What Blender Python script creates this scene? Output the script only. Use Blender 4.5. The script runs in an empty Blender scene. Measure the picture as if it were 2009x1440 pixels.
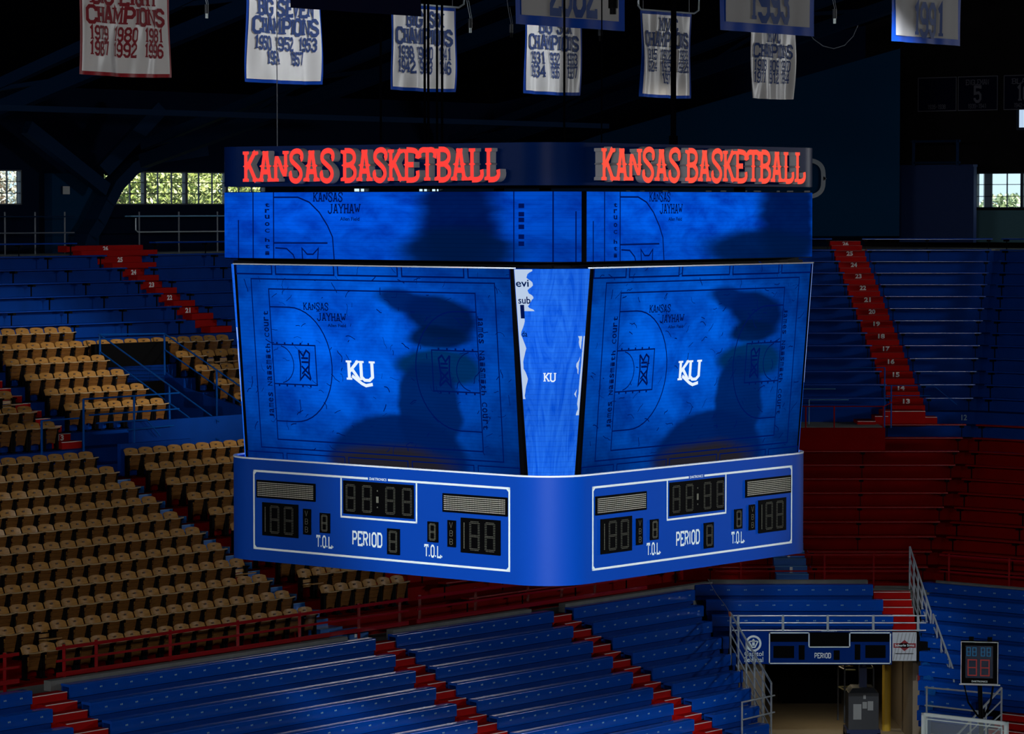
import bpy, bmesh, math, random
from mathutils import Vector, Matrix
random.seed(7)
scene = bpy.context.scene
COL = scene.collection
V = Vector

# ------------------------------------------------------------------ camera
W_, H_, F_, YH = 2009.0, 1440.0, 6500.0, 403.0
EYE = 13.5
PITCH = math.atan((H_ / 2 - YH) / F_)
cam = bpy.data.cameras.new('camera')
cam.sensor_width = 36.0
cam.lens = F_ / W_ * 36.0
cam.clip_start = 0.5
cam.clip_end = 900
camo = bpy.data.objects.new('camera', cam)
COL.objects.link(camo)
camo.location = (0, 0, EYE)
camo.rotation_euler = (math.pi / 2 - PITCH, 0, 0)
scene.camera = camo

# ------------------------------------------------------------------ view / world / light
vs = scene.view_settings
vs.view_transform = 'Standard'
vs.look = 'None'
vs.exposure = 0.0
vs.gamma = 1.0
vs.use_curve_mapping = False
world = bpy.data.worlds.new('sky')
scene.world = world
world.use_nodes = True
bg = world.node_tree.nodes['Background']
bg.inputs['Color'].default_value = (0.62, 0.85, 1.0, 1)
bg.inputs['Strength'].default_value = 1.3


def light(name, kind, loc, target, power, color=(1, 1, 1), size=1.0, size_y=None, spot=None, blend=0.5):
    d = bpy.data.lights.new(name, kind)
    d.energy = power
    d.color = color
    if kind == 'AREA':
        d.shape = 'RECTANGLE'
        d.size = size
        d.size_y = size_y or size
    elif kind == 'SPOT':
        d.spot_size = math.radians(spot)
        d.spot_blend = blend
        d.shadow_soft_size = size
    elif kind == 'SUN':
        d.angle = 0.02
    o = bpy.data.objects.new(name, d)
    COL.objects.link(o)
    o.location = loc
    o.rotation_euler = (V(target) - V(loc)).to_track_quat('-Z', 'Y').to_euler()
    return o


# area lights added for daylight from unseen windows behind and beside the camera
light('window_daylight_near', 'AREA', (-2, -4, 19), (2, 80, 4), 16500, (1.0, 0.965, 0.92), 30, 2.5)
light('window_daylight_right', 'AREA', (50.5, 87.5, 15.5), (-4, 80, 3), 4200, (0.95, 0.98, 1.0), 8, 1.3)
light('window_daylight_side', 'AREA', (26.0, 14.5, 17.0), (13, 103, 9), 1500, (0.9, 0.96, 1.0), 5.0, 1.6)
light('window_daylight_left', 'AREA', (-42, 40, 18), (6, 90, 5), 2500, (0.85, 0.93, 1.0), 22, 2.5)
# added spots brighten the scoreboard and upper left block; house lights on two banners
light('scoreboard_flood', 'SPOT', (3, 4, 19), (1.0, 53, 9.2), 90000, (0.90, 0.96, 1.0), 0.6, spot=9.5, blend=0.35)
light('banner_light_left', 'SPOT', (3.3, 63.5, 21.2), (-4.65, 67.4, 17.2), 2300, (0.92, 0.97, 1.0), 0.08, spot=24, blend=0.5)
light('banner_light_middle', 'SPOT', (8.5, 69.5, 21.0), (0.9, 72.7, 17.0), 2100, (0.92, 0.97, 1.0), 0.08, spot=22, blend=0.5)
light('banner_light_third', 'SPOT', (5.9, 66.5, 21.0), (-1.9, 70.2, 17.0), 900, (0.92, 0.97, 1.0), 0.08, spot=22, blend=0.5)
light('upper_block_light', 'SPOT', (24, 58, 21), (-10.8, 91, 9.0), 46000, (1.0, 0.92, 0.80), 0.4, spot=9.5, blend=0.9)
light('tunnel_sign_light', 'SPOT', (7, 58, 20), (9.0, 87.5, 1.8), 11000, (0.92, 0.97, 1.0), 0.3, spot=12, blend=0.7)  # extra spot added to brighten the signs over the tunnel
light('tunnel_lamp', 'AREA', (8.8, 91.5, 1.3), (8.6, 91.0, -1), 12, (1.0, 0.82, 0.55), 1.2, 0.3)
# sun outside, for the trees beyond the windows
light('sun', 'SUN', (0, 0, 60), (-30, 55, 0), 14.0, (1.0, 0.95, 0.85))

# ------------------------------------------------------------------ arena axes: rows of the long stand run along B_, it climbs along A_
TH = math.radians(39.2)
B_ = V((math.sin(TH), math.cos(TH), 0))
A_ = V((-math.cos(TH), math.sin(TH), 0))
Z_ = V((0, 0, 1))
X_ = V((1, 0, 0))
Y_ = V((0, 1, 0))
ROTB = math.pi / 2 - TH


def Q(q, s, z):
    return A_ * q + B_ * s + V((0, 0, z))


def qs(x, y):
    p = V((x, y, 0))
    return p.dot(A_), p.dot(B_)


# ------------------------------------------------------------------ materials
def mat(name, col, rough=0.5, metal=0.0, emit=0.0, noise=0.0, nscale=4.0, spec=0.5, bump=0.0, bscale=30.0, emcol=None, coat=0.0):
    m = bpy.data.materials.new(name)
    m.use_nodes = True
    nt = m.node_tree
    p = nt.nodes['Principled BSDF']
    c = (*col, 1)
    p.inputs['Base Color'].default_value = c
    p.inputs['Roughness'].default_value = rough
    p.inputs['Metallic'].default_value = metal
    p.inputs['Specular IOR Level'].default_value = spec
    p.inputs['Coat Weight'].default_value = coat
    p.inputs['Coat Roughness'].default_value = 0.12
    if emit:
        p.inputs['Emission Color'].default_value = (*(emcol or col), 1)
        p.inputs['Emission Strength'].default_value = emit
    tc = None
    if noise or bump:
        tc = nt.nodes.new('ShaderNodeTexCoord')
    if noise:
        n = nt.nodes.new('ShaderNodeTexNoise')
        n.inputs['Scale'].default_value = nscale
        n.inputs['Detail'].default_value = 6
        nt.links.new(tc.outputs['Object'], n.inputs['Vector'])
        mx = nt.nodes.new('ShaderNodeMix')
        mx.data_type = 'RGBA'
        mx.inputs['A'].default_value = tuple(max(0, x * (1 - noise)) for x in col) + (1,)
        mx.inputs['B'].default_value = tuple(min(1, x * (1 + noise)) for x in col) + (1,)
        nt.links.new(n.outputs['Fac'], mx.inputs['Factor'])
        nt.links.new(mx.outputs['Result'], p.inputs['Base Color'])
    if bump:
        n = nt.nodes.new('ShaderNodeTexNoise')
        n.inputs['Scale'].default_value = bscale
        nt.links.new(tc.outputs['Object'], n.inputs['Vector'])
        b = nt.nodes.new('ShaderNodeBump')
        b.inputs['Strength'].default_value = bump
        nt.links.new(n.outputs['Fac'], b.inputs['Height'])
        nt.links.new(b.outputs['Normal'], p.inputs['Normal'])
    return m


def wood_mat(name, c1, c2):
    m = mat(name, c1, 0.33, coat=0.25)
    nt = m.node_tree
    p = nt.nodes['Principled BSDF']
    tc = nt.nodes.new('ShaderNodeTexCoord')
    mp = nt.nodes.new('ShaderNodeMapping')
    mp.inputs['Scale'].default_value = (2.0, 6.0, 22.0)
    oi = nt.nodes.new('ShaderNodeObjectInfo')
    n = nt.nodes.new('ShaderNodeTexNoise')
    n.inputs['Scale'].default_value = 2.4
    n.inputs['Detail'].default_value = 5
    ad = nt.nodes.new('ShaderNodeVectorMath')
    nt.links.new(tc.outputs['Object'], mp.inputs['Vector'])
    nt.links.new(mp.outputs['Vector'], ad.inputs[0])
    nt.links.new(oi.outputs['Random'], ad.inputs[1])
    nt.links.new(ad.outputs['Vector'], n.inputs['Vector'])
    r = nt.nodes.new('ShaderNodeValToRGB')
    r.color_ramp.elements[0].position = 0.32
    r.color_ramp.elements[0].color = (*c1, 1)
    r.color_ramp.elements[1].position = 0.7
    r.color_ramp.elements[1].color = (*c2, 1)
    nt.links.new(n.outputs['Fac'], r.inputs['Fac'])
    nt.links.new(r.outputs['Color'], p.inputs['Base Color'])
    return m


def emis(name, col, k=1.0):
    m = bpy.data.materials.new(name)
    m.use_nodes = True
    nt = m.node_tree
    nt.nodes.clear()
    o = nt.nodes.new('ShaderNodeOutputMaterial')
    e = nt.nodes.new('ShaderNodeEmission')
    e.inputs['Color'].default_value = (*col, 1)
    e.inputs['Strength'].default_value = k
    nt.links.new(e.outputs[0], o.inputs[0])
    return m


def screen_mat(name, dark, lit, scale=(4, 3, 1), top=1.0, bottom=0.35, left=0.75, right=0.35, k=1.0, lines=60, folds=False, blobs=()):
    """a lit display: mottled blue picture, dimmer towards its borders, with the module rows of the LEDs"""
    m = bpy.data.materials.new(name)
    m.use_nodes = True
    nt = m.node_tree
    nt.nodes.clear()
    N, L = nt.nodes.new, nt.links.new
    out = N('ShaderNodeOutputMaterial')
    e = N('ShaderNodeEmission')
    L(e.outputs[0], out.inputs[0])
    uv = N('ShaderNodeUVMap')
    mp = N('ShaderNodeMapping')
    mp.inputs['Scale'].default_value = scale
    L(uv.outputs[0], mp.inputs['Vector'])
    n = N('ShaderNodeTexNoise')
    n.inputs['Scale'].default_value = 1.6
    n.inputs['Detail'].default_value = 9
    n.inputs['Roughness'].default_value = 0.62
    n.inputs['Distortion'].default_value = 2.5 if folds else 0.3
    L(mp.outputs[0], n.inputs['Vector'])
    r = N('ShaderNodeValToRGB')
    r.color_ramp.elements[0].position = 0.3
    r.color_ramp.elements[0].color = (*dark, 1)
    r.color_ramp.elements[1].position = 0.62
    r.color_ramp.elements[1].color = (*lit, 1)
    L(n.outputs['Fac'], r.inputs['Fac'])
    sp = N('ShaderNodeSeparateXYZ')
    L(uv.outputs[0], sp.inputs[0])

    def ramp(sock, stops):
        rr = N('ShaderNodeValToRGB')
        rr.color_ramp.interpolation = 'B_SPLINE' if len(stops) > 3 else 'EASE'
        el = rr.color_ramp.elements
        el[0].position, el[0].color = stops[0][0], (stops[0][1],) * 3 + (1,)
        el[1].position, el[1].color = stops[-1][0], (stops[-1][1],) * 3 + (1,)
        for p, v in stops[1:-1]:
            q = el.new(p)
            q.color = (v, v, v, 1)
        L(sock, rr.inputs['Fac'])
        return rr.outputs['Color']

    def mul(a, b):
        mm = N('ShaderNodeMix')
        mm.data_type = 'RGBA'
        mm.blend_type = 'MULTIPLY'
        mm.inputs['Factor'].default_value = 1
        L(a, mm.inputs['A'])
        L(b, mm.inputs['B'])
        return mm.outputs['Result']
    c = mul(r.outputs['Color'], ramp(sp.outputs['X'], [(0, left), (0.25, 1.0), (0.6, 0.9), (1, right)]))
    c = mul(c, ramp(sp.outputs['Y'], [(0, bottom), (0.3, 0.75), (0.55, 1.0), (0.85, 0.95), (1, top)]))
    # soft dark areas of the picture: (u, v, ru, rv, turn, colour, softness)
    nz = N('ShaderNodeTexNoise')
    nz.inputs['Scale'].default_value = 5
    nz.inputs['Detail'].default_value = 4
    L(uv.outputs[0], nz.inputs['Vector'])
    wob = N('ShaderNodeVectorMath')
    wob.operation = 'MULTIPLY_ADD'
    wob.inputs[1].default_value = (0.07, 0.07, 0)
    L(nz.outputs['Color'], wob.inputs[0])
    L(uv.outputs[0], wob.inputs[2])
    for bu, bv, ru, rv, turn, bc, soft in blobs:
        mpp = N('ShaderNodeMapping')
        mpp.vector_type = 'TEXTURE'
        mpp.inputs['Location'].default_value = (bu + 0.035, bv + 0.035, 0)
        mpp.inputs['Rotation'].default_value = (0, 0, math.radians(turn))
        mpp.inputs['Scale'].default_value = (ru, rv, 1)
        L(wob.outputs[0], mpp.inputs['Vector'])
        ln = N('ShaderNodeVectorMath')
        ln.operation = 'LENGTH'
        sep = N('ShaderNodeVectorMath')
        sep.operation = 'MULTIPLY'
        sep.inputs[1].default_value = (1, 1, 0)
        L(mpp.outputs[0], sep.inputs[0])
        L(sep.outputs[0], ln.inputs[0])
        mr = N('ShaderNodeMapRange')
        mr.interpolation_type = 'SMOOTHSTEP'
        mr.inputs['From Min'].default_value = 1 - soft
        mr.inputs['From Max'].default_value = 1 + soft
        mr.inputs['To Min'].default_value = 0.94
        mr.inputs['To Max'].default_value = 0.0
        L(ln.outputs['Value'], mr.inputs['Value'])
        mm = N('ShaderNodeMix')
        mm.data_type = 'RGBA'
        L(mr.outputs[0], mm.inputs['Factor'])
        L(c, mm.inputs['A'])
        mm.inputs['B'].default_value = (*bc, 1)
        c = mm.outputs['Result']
    # LED module rows
    mt = N('ShaderNodeMath')
    mt.operation = 'MULTIPLY'
    mt.inputs[1].default_value = lines
    L(sp.outputs['Y'], mt.inputs[0])
    fr = N('ShaderNodeMath')
    fr.operation = 'FRACT'
    L(mt.outputs[0], fr.inputs[0])
    c = mul(c, ramp(fr.outputs[0], [(0.0, 0.8), (0.25, 1.0), (1.0, 1.0)]))
    L(c, e.inputs['Color'])
    e.inputs['Strength'].default_value = k
    return m


M = dict(
    blue_bench=mat('blue_bench_paint', (0.001, 0.062, 0.42), 0.13, noise=0.12, nscale=2, spec=0.22),
    blue_floor=mat('blue_tier_paint', (0.0005, 0.036, 0.26), 0.6, noise=0.25, nscale=1.5, spec=0.04),
    blue_seat=mat('blue_seat_paint', (0.001, 0.042, 0.33), 0.12, noise=0.1, nscale=2, spec=0.4),
    red_floor=mat('red_tier_paint', (0.19, 0.0010, 0.001), 0.6, noise=0.25, nscale=1.5, spec=0.03),
    red_seat=mat('red_seat_paint', (0.22, 0.002, 0.002), 0.2, noise=0.1, nscale=2, spec=0.3),
    red_step=mat('red_step_paint', (0.38, 0.004, 0.004), 0.6, noise=0.15, nscale=3, spec=0.05),
    nosing=mat('pale_step_nosing', (0.75, 0.62, 0.60), 0.4),
    blue_nosing=mat('worn_blue_nosing', (0.12, 0.32, 0.55), 0.3),
    blue_step=mat('blue_step_paint', (0.006, 0.11, 0.42), 0.35, noise=0.15),
    red_rail=mat('red_rail_paint', (0.26, 0.002, 0.006), 0.15, spec=0.25),
    blue_rail=mat('blue_rail_paint', (0.003, 0.07, 0.34), 0.15, spec=0.4),
    steel=mat('pale_steel_tube', (0.50, 0.58, 0.64), 0.32, 0.3),
    concrete=mat('worn_concrete', (0.16, 0.17, 0.165), 0.8, noise=0.35, nscale=3),
    beige=mat('beige_plaster', (0.26, 0.21, 0.15), 0.8, noise=0.12, nscale=0.7),
    tanfloor=mat('tan_tunnel_floor', (0.30, 0.25, 0.17), 0.6, noise=0.1),
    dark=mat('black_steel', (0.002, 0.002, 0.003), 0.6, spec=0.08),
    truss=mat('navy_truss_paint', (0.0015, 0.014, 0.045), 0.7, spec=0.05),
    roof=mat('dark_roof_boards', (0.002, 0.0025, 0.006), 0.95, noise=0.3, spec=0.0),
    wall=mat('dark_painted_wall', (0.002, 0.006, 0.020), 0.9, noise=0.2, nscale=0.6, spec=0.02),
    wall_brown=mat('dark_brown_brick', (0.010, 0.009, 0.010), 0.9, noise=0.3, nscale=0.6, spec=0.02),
    panel=mat('teal_blue_panel', (0.001, 0.022, 0.062), 0.8, noise=0.12, nscale=0.4, spec=0.03),
    sill=mat('pale_teal_wall', (0.05, 0.13, 0.16), 0.8),
    frame_dark=mat('window_frame_dark', (0.01, 0.02, 0.04), 0.5),
    iron=mat('cast_iron_black', (0.002, 0.0015, 0.002), 0.6, spec=0.04),
    iron_wear=mat('worn_armrest_metal', (0.16, 0.12, 0.10), 0.4, 0.5),
    wood_back=wood_mat('varnished_maple_back', (0.30, 0.14, 0.030), (0.46, 0.24, 0.065)),
    wood_seat=wood_mat('brown_slat_seat', (0.12, 0.045, 0.008), (0.20, 0.085, 0.018)),
    wood_edge=mat('pale_wood_edge', (0.42, 0.29, 0.15), 0.3),
    plate=mat('small_number_plate', (0.06, 0.03, 0.012), 0.4),
    board=mat('royal_blue_scoreboard', (0.0, 0.055, 0.42), 0.5, noise=0.05, nscale=0.5, spec=0.15),
    board_dark=mat('navy_sign_band', (0.0, 0.014, 0.10), 0.4, noise=0.2, nscale=0.4, spec=0.05),
    white=mat('white_lettering', (0.80, 0.93, 0.97), 0.5),
    white_trim=mat('white_edge_trim', (0.85, 0.92, 1.0), 0.25),
    black=mat('black_panel', (0.0015, 0.0015, 0.002), 0.6, spec=0.04),
    led_off=mat('unlit_led_dots', (0.14, 0.14, 0.11), 0.5),
    led_grid=mat('pale_led_dots', (0.62, 0.60, 0.50), 0.5),
    grey_can=mat('grey_letter_return', (0.42, 0.44, 0.49), 0.5, 0.0, noise=0.1, spec=0.2),
    neon=emis('red_lit_letter_face', (1.0, 0.055, 0.045), 1.0),
    neon_r=emis('orange_red_lit_letter_face', (1.0, 0.09, 0.055), 1.0),
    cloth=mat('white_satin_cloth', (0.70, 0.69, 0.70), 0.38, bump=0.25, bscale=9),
    cloth_dim=mat('grey_white_banner_cloth', (0.34, 0.34, 0.35), 0.6, bump=0.2, bscale=9, spec=0.1),  # banner white darkened, dimmer light on the big banners put into the colour
    cloth_blue=mat('royal_blue_satin', (0.002, 0.045, 0.34), 0.5, spec=0.08),
    cloth_red=mat('crimson_satin', (0.30, 0.004, 0.012), 0.5),
    ink_blue=mat('blue_felt_lettering', (0.012, 0.045, 0.20), 0.7),
    ink_red=mat('red_felt_lettering', (0.24, 0.004, 0.014), 0.7),
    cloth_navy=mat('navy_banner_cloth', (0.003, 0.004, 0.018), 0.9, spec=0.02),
    grey_ink=mat('grey_banner_lettering', (0.10, 0.10, 0.13), 0.7),
    cable=mat('black_cable', (0.001, 0.001, 0.002), 0.8, spec=0.0),
    wire=mat('pale_wire', (0.12, 0.14, 0.18), 0.4),
    leaf1=mat('sunlit_leaf', (0.30, 0.36, 0.06), 0.6),
    leaf2=mat('shaded_leaf', (0.05, 0.09, 0.03), 0.6),
    leaf3=mat('silver_leaf', (0.50, 0.55, 0.36), 0.5),
    bark=mat('tree_bark', (0.08, 0.06, 0.04), 0.9),
    grey_letter=mat('grey_wall_letter', (0.24, 0.27, 0.30), 0.6),
    machine=mat('dark_grey_machine', (0.035, 0.04, 0.05), 0.5),
    machine_blue=mat('navy_lift_mast', (0.004, 0.02, 0.10), 0.4),
    paper=mat('pale_sticker', (0.30, 0.32, 0.33), 0.6),
    yellow=mat('yellow_pillar_paint', (0.55, 0.36, 0.03), 0.5),
    signred=mat('dark_red_sign', (0.25, 0.01, 0.02), 0.5),
    number=mat('white_step_number', (0.85, 0.85, 0.82), 0.5),
    seatnum=mat('pale_seat_number', (0.25, 0.42, 0.55), 0.5),
    glass=None,
    glow_blue=emis('shot_clock_blue_segments', (0.02, 0.12, 0.28), 0.5),
    glow_red=emis('shot_clock_red_segments', (0.30, 0.05, 0.05), 0.4),
    yellow_tube=mat('yellow_lift_rail', (0.55, 0.50, 0.20), 0.3),
)
g = mat('clear_glass', (0.8, 0.95, 1.0), 0.03)
g.node_tree.nodes['Principled BSDF'].inputs['Alpha'].default_value = 0.12
M['glass'] = g
g = mat('smoked_display_glass', (0.02, 0.03, 0.05), 0.08)
M['smoke'] = g
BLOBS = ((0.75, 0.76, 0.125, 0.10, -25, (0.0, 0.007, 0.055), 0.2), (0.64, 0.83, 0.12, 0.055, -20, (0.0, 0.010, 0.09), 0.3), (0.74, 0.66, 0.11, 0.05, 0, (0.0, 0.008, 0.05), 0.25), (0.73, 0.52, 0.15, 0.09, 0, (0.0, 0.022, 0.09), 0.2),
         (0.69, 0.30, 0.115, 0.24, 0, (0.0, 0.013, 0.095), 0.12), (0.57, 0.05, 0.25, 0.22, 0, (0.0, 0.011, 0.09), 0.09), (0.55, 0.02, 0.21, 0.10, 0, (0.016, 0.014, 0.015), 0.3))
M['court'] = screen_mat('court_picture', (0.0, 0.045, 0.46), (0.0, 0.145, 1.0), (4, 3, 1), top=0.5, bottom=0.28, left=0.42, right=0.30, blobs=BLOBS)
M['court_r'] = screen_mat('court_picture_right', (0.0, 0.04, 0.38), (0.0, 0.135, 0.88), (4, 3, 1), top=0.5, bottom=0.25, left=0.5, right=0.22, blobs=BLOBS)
M['ribbon'] = screen_mat('ribbon_picture', (0.0, 0.035, 0.45), (0.0, 0.11, 0.9), (6, 2, 1), top=0.8, bottom=0.75, left=0.7, right=0.6, lines=16,
                         blobs=((0.70, 0.6, 0.11, 0.8, 0, (0.0, 0.004, 0.045), 0.35), (0.70, 0.15, 0.16, 0.33, 0, (0.0, 0.008, 0.05), 0.3)))
M['ribbon_r'] = screen_mat('ribbon_picture_right', (0.0, 0.035, 0.45), (0.0, 0.12, 0.9), (6, 2, 1), top=0.8, bottom=0.75, left=0.8, right=0.6, lines=16,
                           blobs=((0.84, 0.6, 0.13, 0.8, 0, (0.0, 0.005, 0.045), 0.3), (0.72, 0.15, 0.25, 0.28, 0, (0.0, 0.008, 0.05), 0.3)))
M['drape'] = screen_mat('draped_cloth_picture', (0.0, 0.08, 0.75), (0.02, 0.19, 1.0), (3, 1.6, 1), top=0.85, bottom=1.0, left=0.9, right=0.9, lines=40, folds=True)
M['px_line'] = emis('display_line', (0.0, 0.006, 0.085), 1.0)
M['px_text'] = emis('display_dark_text', (0.0, 0.006, 0.07), 1.0)
M['px_dark'] = emis('display_dark_patch', (0.0, 0.010, 0.085), 1.0)
M['px_dark2'] = emis('display_darker_patch', (0.0, 0.006, 0.040), 1.0)
M['px_brown'] = emis('display_brown_patch', (0.016, 0.014, 0.016), 1.0)
M['px_blue'] = emis('display_bright_blue', (0.0, 0.10, 0.72), 1.0)
M['px_white'] = emis('display_white', (0.80, 0.90, 1.0), 1.0)
M['px_paper'] = emis('display_paper', (0.48, 0.60, 0.80), 1.0)


# ------------------------------------------------------------------ mesh builder
class MB:
    def __init__(s):
        s.v, s.f, s.u = [], [], []

    def face(s, pts, uv=None):
        b = len(s.v)
        s.v += [V(p) for p in pts]
        s.f.append(tuple(range(b, b + len(pts))))
        s.u.append(uv)
        return s

    def hexa(s, p):
        """p: 4 bottom points then 4 top points"""
        b = len(s.v)
        s.v += [V(x) for x in p]
        for q in ((0, 3, 2, 1), (4, 5, 6, 7), (0, 1, 5, 4), (1, 2, 6, 5), (2, 3, 7, 6), (3, 0, 4, 7)):
            s.f.append(tuple(b + i for i in q))
            s.u.append(None)
        return s

    def box(s, fr, x0, x1, y0, y1, z0, z1):
        return s.hexa([fr(x0, y0, z0), fr(x1, y0, z0), fr(x1, y1, z0), fr(x0, y1, z0), fr(x0, y0, z1), fr(x1, y0, z1), fr(x1, y1, z1), fr(x0, y1, z1)])

    def bar(s, p0, p1, w, h=None, up=Z_):
        h = h or w
        p0, p1 = V(p0), V(p1)
        d = (p1 - p0).normalized()
        if abs(d.dot(up)) > 0.98:
            up = Y_
        x = d.cross(up).normalized() * w / 2
        y = x.cross(d).normalized() * h / 2
        return s.hexa([p0 - x - y, p0 + x - y, p0 + x + y, p0 - x + y, p1 - x - y, p1 + x - y, p1 + x + y, p1 - x + y])

    def tube(s, pts, r, n=6):
        pts = [V(p) for p in pts]
        rings = []
        for i, p in enumerate(pts):
            d = (pts[min(i + 1, len(pts) - 1)] - pts[max(i - 1, 0)]).normalized()
            up = Z_ if abs(d.z) < 0.95 else Y_
            x = d.cross(up).normalized()
            y = x.cross(d)
            b = len(s.v)
            for k in range(n):
                t = 2 * math.pi * k / n
                s.v.append(p + (x * math.cos(t) + y * math.sin(t)) * r)
            rings.append(b)
        for a, b in zip(rings, rings[1:]):
            for k in range(n):
                s.f.append((a + k, a + (k + 1) % n, b + (k + 1) % n, b + k))
                s.u.append(None)
        s.f.append(tuple(rings[0] + k for k in range(n))[::-1])
        s.u.append(None)
        s.f.append(tuple(rings[-1] + k for k in range(n)))
        s.u.append(None)
        return s

    def prism(s, poly, off):
        """extrude a 3D polygon by vector off"""
        n = len(poly)
        b = len(s.v)
        off = V(off)
        s.v += [V(p) for p in poly] + [V(p) + off for p in poly]
        s.f.append(tuple(b + i for i in range(n))[::-1])
        s.f.append(tuple(b + n + i for i in range(n)))
        s.u += [None, None]
        for i in range(n):
            j = (i + 1) % n
            s.f.append((b + i, b + j, b + n + j, b + n + i))
            s.u.append(None)
        return s

    def build(s, name, m, parent=None, smooth=False, local=False, origin=None):
        me = bpy.data.meshes.new(name)
        o = bpy.data.objects.new(name, me)
        COL.objects.link(o)
        vs_ = s.v
        if not local:
            if parent is not None:
                mi = WM[parent.name].inverted()
                vs_ = [mi @ p for p in vs_]
                WM[o.name] = WM[parent.name].copy()
            else:
                if origin is None:
                    xs = [p.x for p in vs_]
                    ys = [p.y for p in vs_]
                    zs = [p.z for p in vs_]
                    origin = V(((min(xs) + max(xs)) / 2, (min(ys) + max(ys)) / 2, min(zs)))
                vs_ = [p - origin for p in vs_]
                o.location = origin
                WM[o.name] = Matrix.Translation(origin)
        me.from_pydata([tuple(p) for p in vs_], [], s.f)
        if any(s.u):
            ul = me.uv_layers.new(name='UVMap')
            li = 0
            for fi, f in enumerate(s.f):
                uv = s.u[fi]
                for k in range(len(f)):
                    ul.data[li].uv = uv[k] if uv else (0, 0)
                    li += 1
        me.materials.append(m)
        if smooth:
            bm = bmesh.new()
            bm.from_mesh(me)
            bmesh.ops.remove_doubles(bm, verts=bm.verts, dist=0.0005)
            bm.to_mesh(me)
            bm.free()
            for p in me.polygons:
                p.use_smooth = True
            me.set_sharp_from_angle(angle=math.radians(35))
        me.update()
        if parent is not None:
            o.parent = parent
        return o


WM = {}


def tag(o, label=None, cat=None, group=None, kind=None):
    if label:
        o['label'] = label
    if cat:
        o['category'] = cat
    if group:
        o['group'] = group
    if kind:
        o['kind'] = kind
    return o


def thing(name, loc, label, cat, group=None, rotz=0.0):
    o = bpy.data.objects.new(name, None)
    COL.objects.link(o)
    o.empty_display_size = 0.2
    o.location = loc
    o.rotation_euler = (0, 0, rotz)
    WM[o.name] = Matrix.Translation(V(loc)) @ Matrix.Rotation(rotz, 4, 'Z')
    return tag(o, label, cat, group)


def dup(root, loc, label=None, group=None):
    r = root.copy()
    COL.objects.link(r)
    r.location = loc
    if label:
        r['label'] = label
    if group:
        r['group'] = group
    for ch in list(root.children):
        c = ch.copy()
        COL.objects.link(c)
        c.parent = r
        for g_ in ch.children:
            d = g_.copy()
            COL.objects.link(d)
            d.parent = c
    return r


def frame(o, X, Y, Z):
    o, X, Y, Z = V(o), V(X), V(Y), V(Z)
    return lambda x, y, z: o + X * x + Y * y + Z * z


WF = frame((0, 0, 0), X_, Y_, Z_)
QF = lambda q, s, z: Q(q, s, z)
ORD = ['nearest', 'second', 'third', 'fourth', 'fifth', 'sixth', 'seventh', 'eighth', 'ninth', 'tenth', 'eleventh', 'twelfth', 'thirteenth', 'fourteenth', 'fifteenth', 'sixteenth', 'seventeenth', 'eighteenth', 'nineteenth', 'twentieth', 'twenty-first', 'twenty-second', 'twenty-third', 'twenty-fourth', 'twenty-fifth', 'twenty-sixth']


def nth(i):
    return 'first' if i == 0 else ORD[i]


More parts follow.
